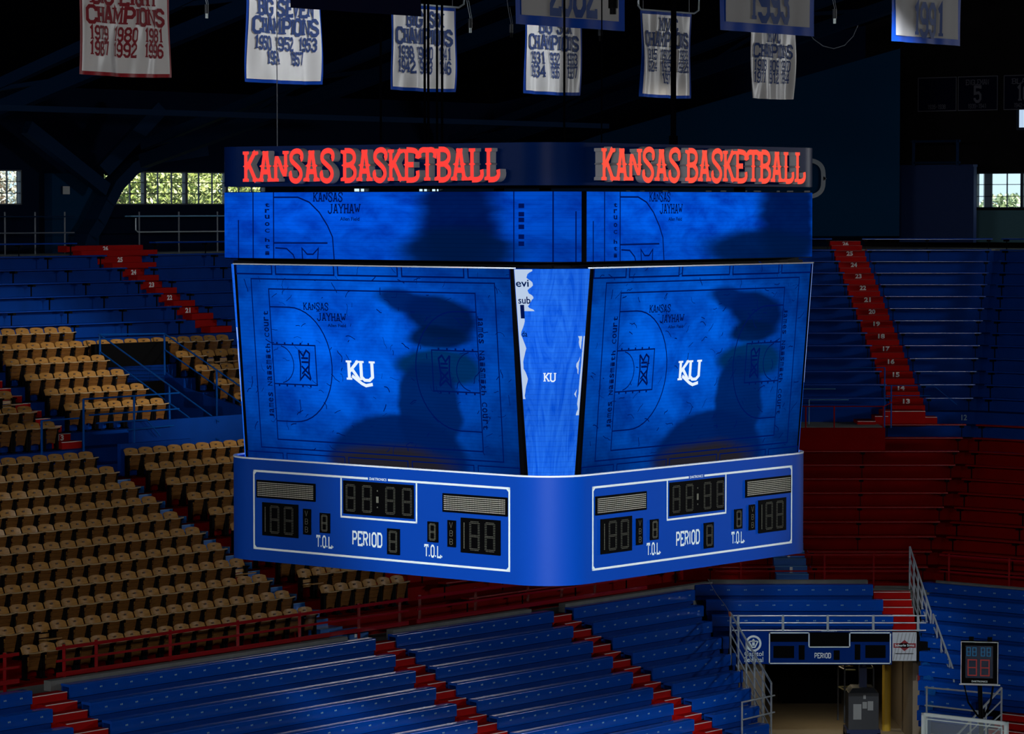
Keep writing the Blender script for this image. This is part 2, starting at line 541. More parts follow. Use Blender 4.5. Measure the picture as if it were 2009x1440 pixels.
# ------------------------------------------------------------------ lettering: glyphs as strokes on a 4 x 6 grid
GL = {
    'A': [[(0.2, 0), (1.7, 6), (2.3, 6), (3.8, 0)], [(0.9, 2), (3.1, 2)]],
    'B': [[(0.5, 0), (0.5, 6), (3, 6), (4, 5), (4, 4), (3, 3.1), (0.5, 3.1)], [(3, 3.1), (4, 2.2), (4, 1), (3, 0), (0.5, 0)]],
    'C': [[(4, 4.2), (4, 5), (3, 6), (1.2, 6), (0.2, 5), (0.2, 1), (1.2, 0), (3, 0), (4, 1), (4, 1.8)]],
    'D': [[(0.5, 0), (0.5, 6), (3, 6), (4, 5), (4, 1), (3, 0), (0.5, 0)]],
    'E': [[(4, 1), (4, 0), (0.5, 0), (0.5, 6), (4, 6), (4, 5)], [(0.5, 3), (2.9, 3)]],
    'F': [[(0.5, 0), (0.5, 6), (4, 6), (4, 5)], [(0.5, 3), (2.9, 3)]],
    'G': [[(4, 4.2), (4, 5), (3, 6), (1.2, 6), (0.2, 5), (0.2, 1), (1.2, 0), (3, 0), (4, 1), (4, 2.6), (2.4, 2.6)]],
    'H': [[(0.5, 0), (0.5, 6)], [(3.5, 0), (3.5, 6)], [(0.5, 3), (3.5, 3)]],
    'I': [[(2, 0), (2, 6)]],
    'J': [[(3.2, 6), (3.2, 1), (2.2, 0), (1, 0), (0, 1), (0, 1.8)]],
    'K': [[(0.5, 0), (0.5, 6)], [(3.6, 6), (0.7, 2.6)], [(1.5, 3.4), (3.8, 0)]],
    'L': [[(0.5, 6), (0.5, 0), (4, 0), (4, 1.4)]],
    'M': [[(0, 0), (0, 6), (2, 2), (4, 6), (4, 0)]],
    'N': [[(0.4, 0), (0.4, 6), (3.6, 0), (3.6, 6)]],
    'O': [[(1.2, 0), (0.2, 1), (0.2, 5), (1.2, 6), (2.8, 6), (3.8, 5), (3.8, 1), (2.8, 0), (1.2, 0)]],
    'P': [[(0.5, 0), (0.5, 6), (3, 6), (4, 5), (4, 3.7), (3, 2.7), (0.5, 2.7)]],
    'R': [[(0.5, 0), (0.5, 6), (3, 6), (4, 5), (4, 4), (3, 3), (0.5, 3)], [(2.2, 3), (3.8, 0)]],
    'S': [[(3.8, 4.4), (3.8, 5), (2.8, 6), (1.2, 6), (0.2, 5), (0.2, 4), (1.2, 3.2), (2.8, 2.8), (3.8, 2), (3.8, 1), (2.8, 0), (1.2, 0), (0.2, 1), (0.2, 1.6)]],
    'T': [[(2, 0), (2, 6)], [(0, 4.9), (0, 6), (4, 6), (4, 4.9)]],
    'U': [[(0.3, 6), (0.3, 1), (1.3, 0), (2.7, 0), (3.7, 1), (3.7, 6)]],
    'V': [[(0.1, 6), (2, 0), (3.9, 6)]],
    'W': [[(-0.3, 6), (0.9, 0), (2, 4.4), (3.1, 0), (4.3, 6)]],
    'X': [[(0.2, 0), (3.8, 6)], [(0.2, 6), (3.8, 0)]],
    'Y': [[(0.1, 6), (2, 2.9), (3.9, 6)], [(2, 2.9), (2, 0)]],
    '0': [[(1.2, 0), (0.3, 1), (0.3, 5), (1.2, 6), (2.8, 6), (3.7, 5), (3.7, 1), (2.8, 0), (1.2, 0)]],
    '1': [[(1, 5), (2.2, 6), (2.2, 0)]],
    '2': [[(0.3, 4.4), (0.3, 5), (1.3, 6), (2.7, 6), (3.7, 5), (3.7, 4), (0.3, 1), (0.3, 0), (3.9, 0), (3.9, 0.9)]],
    '3': [[(0.3, 4.6), (0.3, 5), (1.3, 6), (2.7, 6), (3.7, 5), (3.7, 4), (2.8, 3.1), (1.4, 3.1)], [(2.8, 3.1), (3.7, 2.2), (3.7, 1), (2.7, 0), (1.3, 0), (0.3, 1), (0.3, 1.5)]],
    '4': [[(2.9, 0), (2.9, 6), (0.2, 2), (4, 2)]],
    '5': [[(3.7, 5.2), (3.7, 6), (0.4, 6), (0.4, 3.3), (2.7, 3.6), (3.7, 2.7), (3.7, 1), (2.7, 0), (1.3, 0), (0.3, 1), (0.3, 1.5)]],
    '6': [[(3.7, 4.8), (3.7, 5), (2.7, 6), (1.3, 6), (0.3, 5), (0.3, 1), (1.3, 0), (2.7, 0), (3.7, 1), (3.7, 2.4), (2.7, 3.3), (0.3, 3.3)]],
    '7': [[(0.2, 5), (0.2, 6), (3.8, 6), (1.8, 0)]],
    '8': [[(1.3, 3.1), (0.4, 4), (0.4, 5), (1.3, 6), (2.7, 6), (3.6, 5), (3.6, 4), (2.7, 3.1), (1.3, 3.1), (0.3, 2.2), (0.3, 1), (1.3, 0), (2.7, 0), (3.7, 1), (3.7, 2.2), (2.7, 3.1)]],
    '9': [[(0.3, 1.2), (0.3, 1), (1.3, 0), (2.7, 0), (3.7, 1), (3.7, 5), (2.7, 6), (1.3, 6), (0.3, 5), (0.3, 3.6), (1.3, 2.7), (3.7, 2.7)]],
    '.': [[(0, 0), (0.01, 0.9)]], '-': [[(0.6, 3), (3.4, 3)]], ' ': [],
}
SER = {'A': [(0.2, 0), (3.8, 0)], 'B': [(0.1, 0), (0.1, 6)], 'D': [(0.1, 0), (0.1, 6)], 'E': [(0.1, 0), (0.1, 6)], 'F': [(0.5, 0), (0.1, 6)],
       'H': [(0.5, 0), (3.5, 0), (0.5, 6), (3.5, 6)], 'I': [(2, 0), (2, 6)], 'K': [(0.5, 0), (0.5, 6), (3.6, 6), (3.7, 0)], 'L': [(0.3, 0), (0.5, 6)],
       'M': [(0, 0), (4, 0), (-0.2, 6), (4.2, 6)], 'N': [(0.4, 0), (0.2, 6), (3.6, 6)], 'P': [(0.5, 0), (0.1, 6)], 'R': [(0.5, 0), (3.8, 0), (0.1, 6)], 'T': [(2, 0)],
       'U': [(0.3, 6), (3.7, 6)], 'V': [(0.1, 6), (3.9, 6)], 'W': [(-0.3, 6), (4.3, 6)], 'Y': [(2, 0), (0.1, 6), (3.9, 6)], 'X': [(0.2, 0), (3.8, 0), (0.2, 6), (3.8, 6)],
       '1': [(2.2, 0)], '4': [(2.9, 0)], 'J': [(3.2, 6)]}
WEST = {
    'S': [[(3.4, 4.3), (3.9, 4.5), (3.8, 5.6), (2.4, 6.1), (0.6, 5.6), (0.3, 4.2), (1.8, 3.3), (3.4, 2.3), (3.7, 1.0), (2.4, -0.1), (0.5, 0.3), (0.1, 1.5), (0.7, 1.7)]],
    'T': [[(2, 0), (2, 6)], [(-0.2, 4.3), (-0.5, 5.2), (0.3, 5.9), (2, 5.8), (3.7, 5.9), (4.5, 5.2), (4.2, 4.3)]],
    'E': [[(0.5, 0), (0.5, 6)], [(0.5, 5.9), (2.9, 5.8), (3.9, 5.3), (3.7, 4.2)], [(0.5, 3.05), (2.7, 3.05)], [(0.5, 0.1), (2.9, 0.1), (4.1, 0.7), (3.9, 1.9)]],
    'L': [[(0.9, 0), (0.9, 6)], [(0.9, 0.1), (2.9, 0.1), (4.0, 0.8), (3.8, 2.0)]],
    'B': [[(0.6, 0), (0.6, 6)], [(0.6, 5.9), (2.6, 5.9), (3.7, 5.2), (3.7, 3.9), (2.4, 3.1), (0.6, 3.1)], [(2.4, 3.1), (3.9, 2.3), (3.9, 0.9), (2.6, 0.1), (0.6, 0.1)]],
    'A': [[(0.5, 0), (1.8, 6)], [(3.5, 0), (2.2, 6)], [(1.1, 1.9), (2.9, 1.9)]],
    'J': GL['J'], 'O': GL['O'],
}
WSER = {'N': [(0.4, 0), (3.6, 6)], 'A': [(0.4, 0), (3.6, 0), (2, 6)], 'B': [(0.3, 0), (0.3, 6)], 'E': [(0.3, 0), (0.3, 6)], 'L': [(0.7, 0), (0.9, 6)], 'T': [(2, 0)], 'S': []}


def chaikin(p, n=2):
    for _ in range(n):
        q = [p[0]]
        for a, b in zip(p, p[1:]):
            q.append((a[0] * 0.75 + b[0] * 0.25, a[1] * 0.75 + b[1] * 0.25))
            q.append((a[0] * 0.25 + b[0] * 0.75, a[1] * 0.25 + b[1] * 0.75))
        q.append(p[-1])
        p = q
    return p


def stroke(pts, t):
    """quads of a thick polyline in 2D"""
    pts = [p for i, p in enumerate(pts) if i == 0 or math.dist(p, pts[i - 1]) > 1e-5]
    closed = len(pts) > 2 and math.dist(pts[0], pts[-1]) < 1e-5
    L, R = [], []
    n = len(pts)
    for i, p in enumerate(pts):
        if closed:
            a, b = pts[(i - 1) % (n - 1)] if i else pts[n - 2], pts[(i + 1) % n] if i < n - 1 else pts[1]
        else:
            a, b = pts[max(i - 1, 0)], pts[min(i + 1, n - 1)]
        d1 = V((p[0] - a[0], p[1] - a[1]))
        d2 = V((b[0] - p[0], b[1] - p[1]))
        d1 = d1.normalized() if d1.length > 1e-9 else d2.normalized()
        d2 = d2.normalized() if d2.length > 1e-9 else d1
        m = (d1 + d2)
        m = m.normalized() if m.length > 1e-6 else d1
        k = 1 / max(0.45, m.dot(d1))
        nx, ny = -m.y * t / 2 * k, m.x * t / 2 * k
        L.append((p[0] + nx, p[1] + ny))
        R.append((p[0] - nx, p[1] - ny))
    return [[R[i], R[i + 1], L[i + 1], L[i]] for i in range(n - 1)]


def text_quads(txt, w, h, t=1.0, serif=True, west=False, gap=0.28, spur=False):
    """quads of a line of lettering filling a w x h box with its lower left corner at 0,0; t = stroke width in grid units"""
    adv = {'I': 2.4, '.': 1.7, '1': 3.4, ' ': 2.6, 'M': 5.2, 'W': 5.2}
    tot = 0
    out = []
    for ch in txt:
        a = adv.get(ch, 4.4)
        off = {'I': -0.8, '.': 0.6, '1': -0.1, 'M': 0.6, 'W': 0.6}.get(ch, 0.2)
        src = WEST.get(ch, GL.get(ch, [])) if west else GL.get(ch, [])
        qq = []
        for pl in src:
            pts = chaikin(pl, 2) if west and len(pl) > 3 else pl
            qq += stroke(pts, t * (0.95 if ch in 'MW' else 1))
        if serif and ch in SER:
            for sx, sy in (WSER.get(ch, SER[ch]) if west else SER[ch]):
                yy = sy + (0.28 if sy < 3 else -0.28) * 1
                qq += stroke([(sx - 0.5 * t - 0.45, yy), (sx + 0.5 * t + 0.45, yy)], 0.62)
                if west:
                    y2 = sy + (0.75 if sy < 3 else -0.75)
                    qq.append([(sx - 0.9 * t, yy), (sx + 0.9 * t, yy), (sx + 0.5 * t, y2), (sx - 0.5 * t, y2)])
        if spur and ch in 'KANBETL':
            for sx in ({'A': (1.0, 3.0), 'N': (0.4, 3.6)}.get(ch, ({'T': 2, 'L': 0.9}.get(ch, 0.55),))):
                qq.append([(sx - t * 0.95, 3.05), (sx, 2.6), (sx + t * 0.95, 3.05), (sx, 3.5)])
        for q_ in qq:
            out.append([(x + tot + off, y) for x, y in q_])
        tot += a + gap + (0.2 if serif else 0.35)
    tot -= gap
    kx, ky = w / tot, h / 6.0
    return [[(x * kx, y * ky) for x, y in q_] for q_ in out]


def put2d(mb, quads, fr, ox, oy, n0, depth=0.0):
    """lay 2D polygons on a surface frame fr(u, v, n); extrude if depth > 0"""
    for q_ in quads:
        top = [fr(ox + x, oy + y, n0 + depth) for x, y in q_]
        if depth > 0:
            bot = [fr(ox + x, oy + y, n0) for x, y in q_]
            mb.hexa(bot + top) if len(q_) == 4 else mb.prism(bot, top[0] - bot[0])
        else:
            mb.face(top)


_fc = {}


def font_polys(txt, bold=0.0):
    """polygons of the built-in font, height of a capital about 0.7"""
    if (txt, bold) in _fc:
        return _fc[(txt, bold)]
    cu = bpy.data.curves.new('t', 'FONT')
    cu.body = txt
    cu.offset = bold
    cu.resolution_u = 3
    ob = bpy.data.objects.new('t', cu)
    COL.objects.link(ob)
    me = bpy.data.meshes.new_from_object(ob.evaluated_get(bpy.context.evaluated_depsgraph_get()))
    P = [[(me.vertices[i].co.x, me.vertices[i].co.y) for i in p.vertices] for p in me.polygons]
    bpy.data.objects.remove(ob)
    bpy.data.curves.remove(cu)
    bpy.data.meshes.remove(me)
    xs = [x for p in P for x, y in p] or [0, 1]
    ys = [y for p in P for x, y in p] or [0, 1]
    r = [[((x - min(xs)), (y - min(ys))) for x, y in p] for p in P], max(xs) - min(xs), max(ys) - min(ys)
    _fc[(txt, bold)] = r
    return r


def font_fit(txt, w, h, bold=0.0):
    P, fw, fh = font_polys(txt, bold)
    return [[(x * w / fw, y * h / fh) for x, y in p] for p in P]



# ================================================================== the centre-hung scoreboard
SQ, SS = 34.69, 42.76          # its centre in stand axes
SB = thing('scoreboard', Q(SQ, SS, 7.7), 'four-sided blue hanging scoreboard with lit video screens above score panels', 'scoreboard')


def ring(H, R, n=9):
    """rounded square loop (q, s) offsets, half size H, corner radius R"""
    out = []
    for cx, cy, a0 in ((1, 1, 0), (-1, 1, 90), (-1, -1, 180), (1, -1, 270)):
        for k in range(n + 1):
            t = math.radians(a0 + 90 * k / n)
            out.append((cx * (H - R) + R * math.cos(t), cy * (H - R) + R * math.sin(t)))
    return out


def band(H, R, z0, z1, th=0.1, n=9, cover=None):
    mb = MB()
    o, i = ring(H, R, n), ring(H - th, max(R - th, 0.05), n)
    P = lambda p, z: Q(SQ + p[0], SS + p[1], z)
    m = len(o)
    for k in range(m):
        j = (k + 1) % m
        mb.face([P(o[k], z0), P(o[j], z0), P(o[j], z1), P(o[k], z1)])
        mb.face([P(i[j], z0), P(i[k], z0), P(i[k], z1), P(i[j], z1)])
        mb.face([P(o[k], z1), P(o[j], z1), P(i[j], z1), P(i[k], z1)])
        mb.face([P(o[j], z0), P(o[k], z0), P(i[k], z0), P(i[j], z0)])
    return mb


LFn = frame(Q(38.24, 39.16, 0), -A_, Z_, -B_)      # left face, seen from outside
RFn = frame(Q(31.09, 39.21, 0), B_, Z_, -A_)       # right face
# --- score panel ring
base = band(3.6, 0.78, 7.70, 9.36).build('score_panel_housing', M['board'], SB, smooth=True)
band(3.605, 0.785, 9.36, 9.385, 0.06).build('top_edge_trim', M['white_trim'], SB)
mb = MB()
for z in (7.72, 9.30):
    mb.prism([Q(SQ + a, SS + b, z) for a, b in ring(3.45, 0.85, 5)], (0, 0, 0.02))
mb.build('dark_deck', M['black'], SB)


def rect(u0, v0, u1, v1):
    return [(u0, v0), (u1, v0), (u1, v1), (u0, v1)]


def outline(u0, v0, u1, v1, t):
    return [rect(u0, v0, u1, v0 + t), rect(u0, v1 - t, u1, v1), rect(u0, v0, u0 + t, v1), rect(u1 - t, v0, u1, v1)]


def dots(u0, v0, u1, v1, nu, nv, r):
    out = []
    for i in range(nu):
        for j in range(nv):
            x = u0 + (u1 - u0) * (i + 0.5) / nu
            y = v0 + (v1 - v0) * (j + 0.5) / nv
            out.append(rect(x - r, y - r, x + r, y + r))
    return out


def seg_digit(u0, v0, u1, v1, r=0.007):
    """unlit seven segment digit drawn as double rows of LED dots"""
    out = []
    vm = (v0 + v1) / 2
    w = r * 3.2

    def run(a, b, n):
        dx, dy = b[0] - a[0], b[1] - a[1]
        L = math.hypot(dx, dy)
        nx, ny = -dy / L * w / 2, dx / L * w / 2
        for k in range(n):
            t = 0.06 + 0.88 * k / (n - 1)
            for s_ in (-1, 1):
                x, y = a[0] + dx * t + nx * s_, a[1] + dy * t + ny * s_
                out.append(rect(x - r, y - r * 0.7, x + r, y + r * 0.7))
    for a, b, n in (((u0, v0), (u0, vm), 8), ((u0, vm), (u0, v1), 8), ((u1, v0), (u1, vm), 8), ((u1, vm), (u1, v1), 8), ((u0, v0), (u1, v0), 7), ((u0, vm), (u1, vm), 7), ((u0, v1), (u1, v1), 7)):
        run(a, b, n)
    return out


def panel_part(fr, u0, v0, u1, v1, name, dotsq, dmat='led_off'):
    mb = MB()
    mb.box(fr, u0, u1, v0, v1, 0.0, 0.02)
    p = mb.build(name, M['black'], SB)
    mb = MB()
    put2d(mb, dotsq, fr, 0, 0, 0.026)
    mb.build('led_dots', M[dmat], p)
    return p


def score_face(fr):
    mb = MB()
    q_ = outline(0.85, 7.89, 6.27, 9.19, 0.034)
    q_ += [rect(2.77, 8.52, 2.80, 9.16), rect(4.36, 8.52, 4.39, 9.16), rect(2.77, 8.52, 4.39, 8.55)]
    # the top line is broken for the maker's name
    q_[1:2] = [rect(0.85, 9.156, 3.36, 9.19), rect(3.78, 9.156, 6.27, 9.19)]
    for cu, cv, sx, sy in ((0.884, 9.156, 1, -1), (6.236, 9.156, -1, -1), (0.884, 7.924, 1, 1), (6.236, 7.924, -1, 1)):
        q_.append([(cu, cv), (cu + 0.04 * sx, cv), (cu, cv + 0.04 * sy), (cu, cv)])
    put2d(mb, q_, fr, 0, 0, 0.006)
    mb.build('white_border_line', M['white'], SB)
    mb = MB()
    put2d(mb, font_fit('DAKTRONICS', 0.36, 0.042, 0.02), fr, 3.39, 9.152, 0.006)
    mb.build('maker_lettering', M['white'], SB)
    mb = MB()
    put2d(mb, text_quads('PERIOD', 0.64, 0.205, 1.05, serif=False), fr, 3.02, 8.105, 0.006)
    mb.build('period_lettering', M['white'], SB)
    for u in (2.25, 4.54):
        mb = MB()
        put2d(mb, text_quads('T.O.L.', 0.38, 0.175, 1.05, serif=False), fr, u, 8.02, 0.006)
        mb.build('timeouts_lettering', M['white'], SB)
    for u in (0.93, 4.92):
        panel_part(fr, u, 8.74, u + 1.30, 9.03, 'message_matrix', dots(u + 0.03, 8.765, u + 1.27, 9.005, 48, 8, 0.0072), 'led_grid')
    for u in (1.06, 5.29):
        d = dots(u + 0.06, 8.19, u + 0.09, 8.60, 1, 16, 0.009) + seg_digit(u + 0.20, 8.19, u + 0.37, 8.61) + seg_digit(u + 0.51, 8.19, u + 0.68, 8.61)
        panel_part(fr, u, 8.13, u + 0.79, 8.67, 'score_digits', d)
    for u in (1.965, 5.02):
        t = []
        for ch, v in (('V', 8.50), ('B', 8.37), ('B', 8.24)):
            for q2 in text_quads(ch, 0.075, 0.085, 0.45, serif=False):
                t.append([(x + u + 0.045, y + v) for x, y in q2])
        panel_part(fr, u, 8.20, u + 0.165, 8.615, 'foul_indicator', t)
    for u in (2.33, 4.61):
        panel_part(fr, u, 8.25, u + 0.215, 8.57, 'timeout_digit', seg_digit(u + 0.055, 8.29, u + 0.16, 8.53, 0.006))
    panel_part(fr, 3.77, 8.00, 4.03, 8.41, 'period_digit', seg_digit(3.83, 8.05, 3.97, 8.36, 0.0065))
    d = []
    for u in (2.90, 3.25, 3.74, 4.09):
        d += seg_digit(u + 0.02, 8.65, u + 0.19, 9.05, 0.0068)
    d += [rect(3.565, 8.98, 3.585, 9.0), rect(3.565, 8.72, 3.585, 8.74), rect(3.55, 8.80, 3.60, 8.90)]
    panel_part(fr, 2.84, 8.59, 4.32, 9.12, 'game_clock_digits', d)


score_face(LFn)
score_face(RFn)
# --- main screens, leaning in towards the bottom
ZT, ZBm = 12.535, 9.32


def tilt(tl, tr, bl, br, nrm):
    tl, tr, bl, br = map(V, (tl, tr, bl, br))

    def fr(u, v, n):
        return (bl * (1 - u) + br * u) * (1 - v) + (tl * (1 - u) + tr * u) * v + V(nrm) * n
    return fr


MS_L = tilt(Q(37.66, 39.06, ZT), Q(31.90, 39.06, ZT), Q(37.76, 39.44, ZBm), Q(32.00, 39.44, ZBm), -B_)
MS_R = tilt(Q(30.99, 39.98, ZT), Q(30.99, 45.86, ZT), Q(31.37, 40.14, ZBm), Q(31.37, 46.02, ZBm), -A_)


def screen_part(fr, name, m, depth=0.14, nu=1, nv=1, bulge=0.0):
    mb = MB()
    b_ = lambda u: bulge * (1 - (2 * u - 1) ** 2)
    for i in range(nu):
        for j in range(nv):
            u0, u1, v0, v1 = i / nu, (i + 1) / nu, j / nv, (j + 1) / nv
            mb.face([fr(u0, v0, b_(u0)), fr(u1, v0, b_(u1)), fr(u1, v1, b_(u1)), fr(u0, v1, b_(u0))], [(u0, v0), (u1, v0), (u1, v1), (u0, v1)])
    o = mb.build(name, m, SB)
    mb = MB()
    mb.box(lambda u, v, n: fr(u, v, n), -0.012, 1.012, -0.004, 0.999, -depth, -0.012)
    mb.build('black_cabinet', M['black'], o)
    return o


def arc_pts(cx, cy, rx, ry, a0, a1, n=16):
    return [(cx + rx * math.cos(math.radians(a0 + (a1 - a0) * i / n)), cy + ry * math.sin(math.radians(a0 + (a1 - a0) * i / n))) for i in range(n + 1)]


ASP = 5.76 / 3.22


def sq(pts, t):
    """stroke in screen uv with even thickness"""
    return [[(x / ASP, y) for x, y in q_] for q_ in stroke([(x * ASP, y) for x, y in pts], t)]


def ground_plan():
    t = 0.0065
    q_ = []
    for r_ in ((0.055, 0.07, 0.946, 0.93), (0.121, 0.115, 0.877, 0.88)):
        q_ += sq([(r_[0], r_[1]), (r_[2], r_[1]), (r_[2], r_[3]), (r_[0], r_[3]), (r_[0], r_[1])], t)
    for a, b in ((0.0, 0.137), (0.152, 0.372), (0.387, 0.605), (0.621, 0.841), (0.856, 1.0)):
        q_ += sq([(a, 1.0), (a, 0.955), (b, 0.955), (b, 1.0)], 0.008)
        q_ += sq([(a, 0.0), (a, 0.045), (b, 0.045), (b, 0.0)], 0.006)
    for s_ in (0, 1):
        X = (lambda x: x) if s_ == 0 else (lambda x: 0.998 - x)
        arc = [(0.121, 0.79)] + arc_pts(0.195, 0.5, 0.15, 0.29, 90, -90, 22) + [(0.121, 0.21)]
        q_ += sq([(X(x), y) for x, y in arc], t)
        q_ += sq([(X(0.121), 0.6), (X(0.285), 0.6), (X(0.285), 0.4), (X(0.121), 0.4)], t)
        q_ += sq([(X(x), y) for x, y in arc_pts(0.145, 0.5, 0.055, 0.095, 80, -80, 12)], 0.005)
        # roman twelve lying on its side
        for p in ([(0.222, 0.575), (0.238, 0.545), (0.250, 0.575), (0.262, 0.56), (0.256, 0.47), (0.262, 0.43)], [(0.222, 0.575), (0.226, 0.50), (0.222, 0.425), (0.240, 0.455), (0.262, 0.425)],
                  [(0.230, 0.535), (0.256, 0.535)], [(0.230, 0.515), (0.256, 0.515)], [(0.230, 0.495), (0.256, 0.455)], [(0.230, 0.455), (0.256, 0.495)]):
            q_ += sq([(X(x), y) for x, y in p], 0.010)
        for k, x in enumerate((0.14, 0.17, 0.20, 0.23, 0.26)):
            q_ += [rect(X(x) - 0.003, 0.603, X(x) + 0.003, 0.612), rect(X(x) - 0.003, 0.388, X(x) + 0.003, 0.397)]
    return q_


def side_text(x, v0, v1, up=True, h=0.016):
    """writing that runs up or down the side of the court picture, letter by letter"""
    txt = 'James Naismith Court'
    out = []
    n = len(txt)
    for i, ch in enumerate(txt):
        if ch == ' ':
            continue
        v = v0 + (v1 - v0) * (i + 0.5) / n
        g_ = font_fit(ch, 0.022, h * 1.3, 0.02)
        for p in g_:
            if up:
                out.append([(x + (0.5 * h * 1.3 - b) / ASP * 1.6, v + (a - 0.011)) for a, b in p])
            else:
                out.append([(x - (0.5 * h * 1.3 - b) / ASP * 1.6, v - (a - 0.011)) for a, b in p])
    return out


def graphic(name, quads, fr, n, m, par, fine=None):
    mb = MB()
    put2d(mb, quads, fr, 0, 0, n)
    return mb.build(name, m, par)


def shift(qq, ox, oy):
    return [[(x + ox, y + oy) for x, y in q_] for q_ in qq]


def grunge(n, u0, v0, u1, v1, seed):
    rnd = random.Random(seed)
    out = []
    for _ in range(n):
        x, y = rnd.uniform(u0, u1), rnd.uniform(v0, v1)
        a = rnd.choice((0, 0.3, 2.8, 1.5, 0.8))
        p = [(x, y)]
        for k in range(rnd.randint(2, 6)):
            a += rnd.uniform(-0.6, 0.6)
            l = rnd.uniform(0.004, 0.016)
            p.append((p[-1][0] + math.cos(a) * l / ASP, p[-1][1] + math.sin(a) * l))
        out += sq(p, rnd.uniform(0.0015, 0.005))
    return out


PLAN = ground_plan()
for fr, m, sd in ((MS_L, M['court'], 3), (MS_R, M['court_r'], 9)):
    S_ = screen_part(fr, 'main_video_screen', m)
    graphic('court_lines', PLAN, fr, 0.008, M['px_line'], S_)
    graphic('grunge_marks', grunge(150, 0.01, 0.05, 0.99, 0.99, sd), fr, 0.009, M['px_line'], S_)
    tq = shift(text_quads('KANSAS', 0.095, 0.036, 0.95, west=True), 0.250, 0.779)
    tq += shift(text_quads('JAYHAW', 0.108, 0.038, 0.95, west=True), 0.300, 0.727)
    tq += shift(font_fit('Allen Field', 0.068, 0.016, 0.02), 0.338, 0.697)
    tq += side_text(0.104, 0.22, 0.77) + side_text(0.890, 0.775, 0.22, up=False)
    graphic('picture_lettering', tq, fr, 0.010, M['px_text'], S_)
    ku = shift(text_quads('K', 0.052, 0.095, 0.95), 0.400, 0.437) + shift(text_quads('U', 0.055, 0.095, 0.95), 0.447, 0.437)
    ku += shift(sq([(0.0, 0.045), (0.035, 0.008), (0.05, -0.002), (0.075, 0.006)], 0.016), 0.418, 0.412)
    graphic('initials_lettering', ku, fr, 0.010, M['px_white'], S_)
    mb = MB()
    mb.box(fr, -0.012, 1.012, 1.0005, 1.007, -0.06, 0.012)
    mb.build('top_trim', M['white_trim'], S_)

# corner screens
CC = [
    (tilt(Q(31.82, 39.06, ZT), Q(30.99, 39.88, ZT), Q(31.86, 39.46, ZBm), Q(31.40, 40.02, ZBm), (-A_ - B_).normalized()), 1),
    (tilt(Q(38.42, 39.88, ZT), Q(37.72, 39.06, ZT), Q(38.10, 40.02, ZBm), Q(37.84, 39.44, ZBm), (A_ - B_).normalized()), 0),
    (tilt(Q(30.99, 45.92, ZT), Q(31.80, 46.45, ZT), Q(31.37, 46.08, ZBm), Q(31.90, 46.30, ZBm), (-A_ + B_).normalized()), 0),
]
for fr, main in CC:
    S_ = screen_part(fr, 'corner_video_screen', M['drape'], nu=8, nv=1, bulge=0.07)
    b_ = lambda u: 0.07 * (1 - (2 * u - 1) ** 2)
    frb = (lambda f: (lambda u, v, n: f(u, v, n + 0.07 * (1 - (2 * u - 1) ** 2))))(fr)
    rnd = random.Random(5)

    def torn(side, v0, v1, base, amp, sd):
        r2 = random.Random(sd)
        out = []
        n = 26
        e = [base + amp * (math.sin(i * 0.7 + sd) * 0.5 + r2.uniform(-0.25, 0.25)) for i in range(n + 1)]
        for i in range(n):
            a, b2 = v0 + (v1 - v0) * i / n, v0 + (v1 - v0) * (i + 1) / n
            if side == 0:
                out.append([(0.004, a), (max(0.01, e[i]), a), (max(0.01, e[i + 1]), b2), (0.004, b2)])
            else:
                out.append([(min(0.99, 1 - e[i]), a), (0.996, a), (0.996, b2), (min(0.99, 1 - e[i + 1]), b2)])
        return out
    paper = torn(0, 0.80, 0.998, 0.20, 0.07, 2) + torn(0, 0.38, 0.80, 0.07, 0.05, 4) + torn(1, 0.30, 0.68, 0.07, 0.07, 3)
    graphic('torn_paper_picture', paper, frb, 0.004, M['px_paper'], S_)
    if main:
        tq = shift(font_fit('evi', 0.17, 0.034, 0.015), 0.012, 0.915) + shift(font_fit('sub', 0.165, 0.034, 0.015), 0.03, 0.835) + shift(font_fit('da', 0.08, 0.028, 0.015), 0.05, 0.678)
        tq += [rect(0.05, 0.765, 0.105, 0.83)]
        graphic('picture_lettering', tq, frb, 0.007, M['px_text'], S_)
        ku = shift(text_quads('KU', 0.20, 0.040, 1.0), 0.36, 0.465)
        graphic('initials_lettering', ku, frb, 0.007, M['px_white'], S_)

# black frame inside, visible between the tiers
mb = MB()
for (z0, z1) in ((9.36, 14.3),):
    for dq in (-2.6, 2.6):
        for ds in (-2.6, 2.6):
            mb.bar(Q(SQ + dq, SS + ds, z0), Q(SQ + dq, SS + ds, z1), 0.18)
for z in (12.60,):
    for k in range(-3, 4):
        mb.bar(Q(SQ + k, SS - 3.2, z), Q(SQ + k, SS + 3.2, z), 0.08, 0.06)
        mb.bar(Q(SQ - 3.2, SS + k, z), Q(SQ + 3.2, SS + k, z), 0.08, 0.06)
for z, H in ((12.57, 3.45), (12.62, 3.4)):
    for a, b in (((-H, -H), (H, -H)), ((H, -H), (H, H)), ((H, H), (-H, H)), ((-H, H), (-H, -H))):
        mb.bar(Q(SQ + a[0] * 0.97, SS + a[1] * 0.97, z), Q(SQ + b[0] * 0.97, SS + b[1] * 0.97, z), 0.05, 0.05)
mb.build('inner_support_frame', M['dark'], SB)
mb = MB()
mb.prism([Q(SQ + a, SS + b, 12.56) for a, b in ring(3.45, 0.9, 5)], (0, 0, 0.035))
mb.build('dark_deck', M['black'], SB)

# --- ribbon screens
Rr, Hr = 0.74, 3.68
zr0, zr1 = 12.645, 13.71
lp = ring(Hr, Rr, 10)
cum = [0]
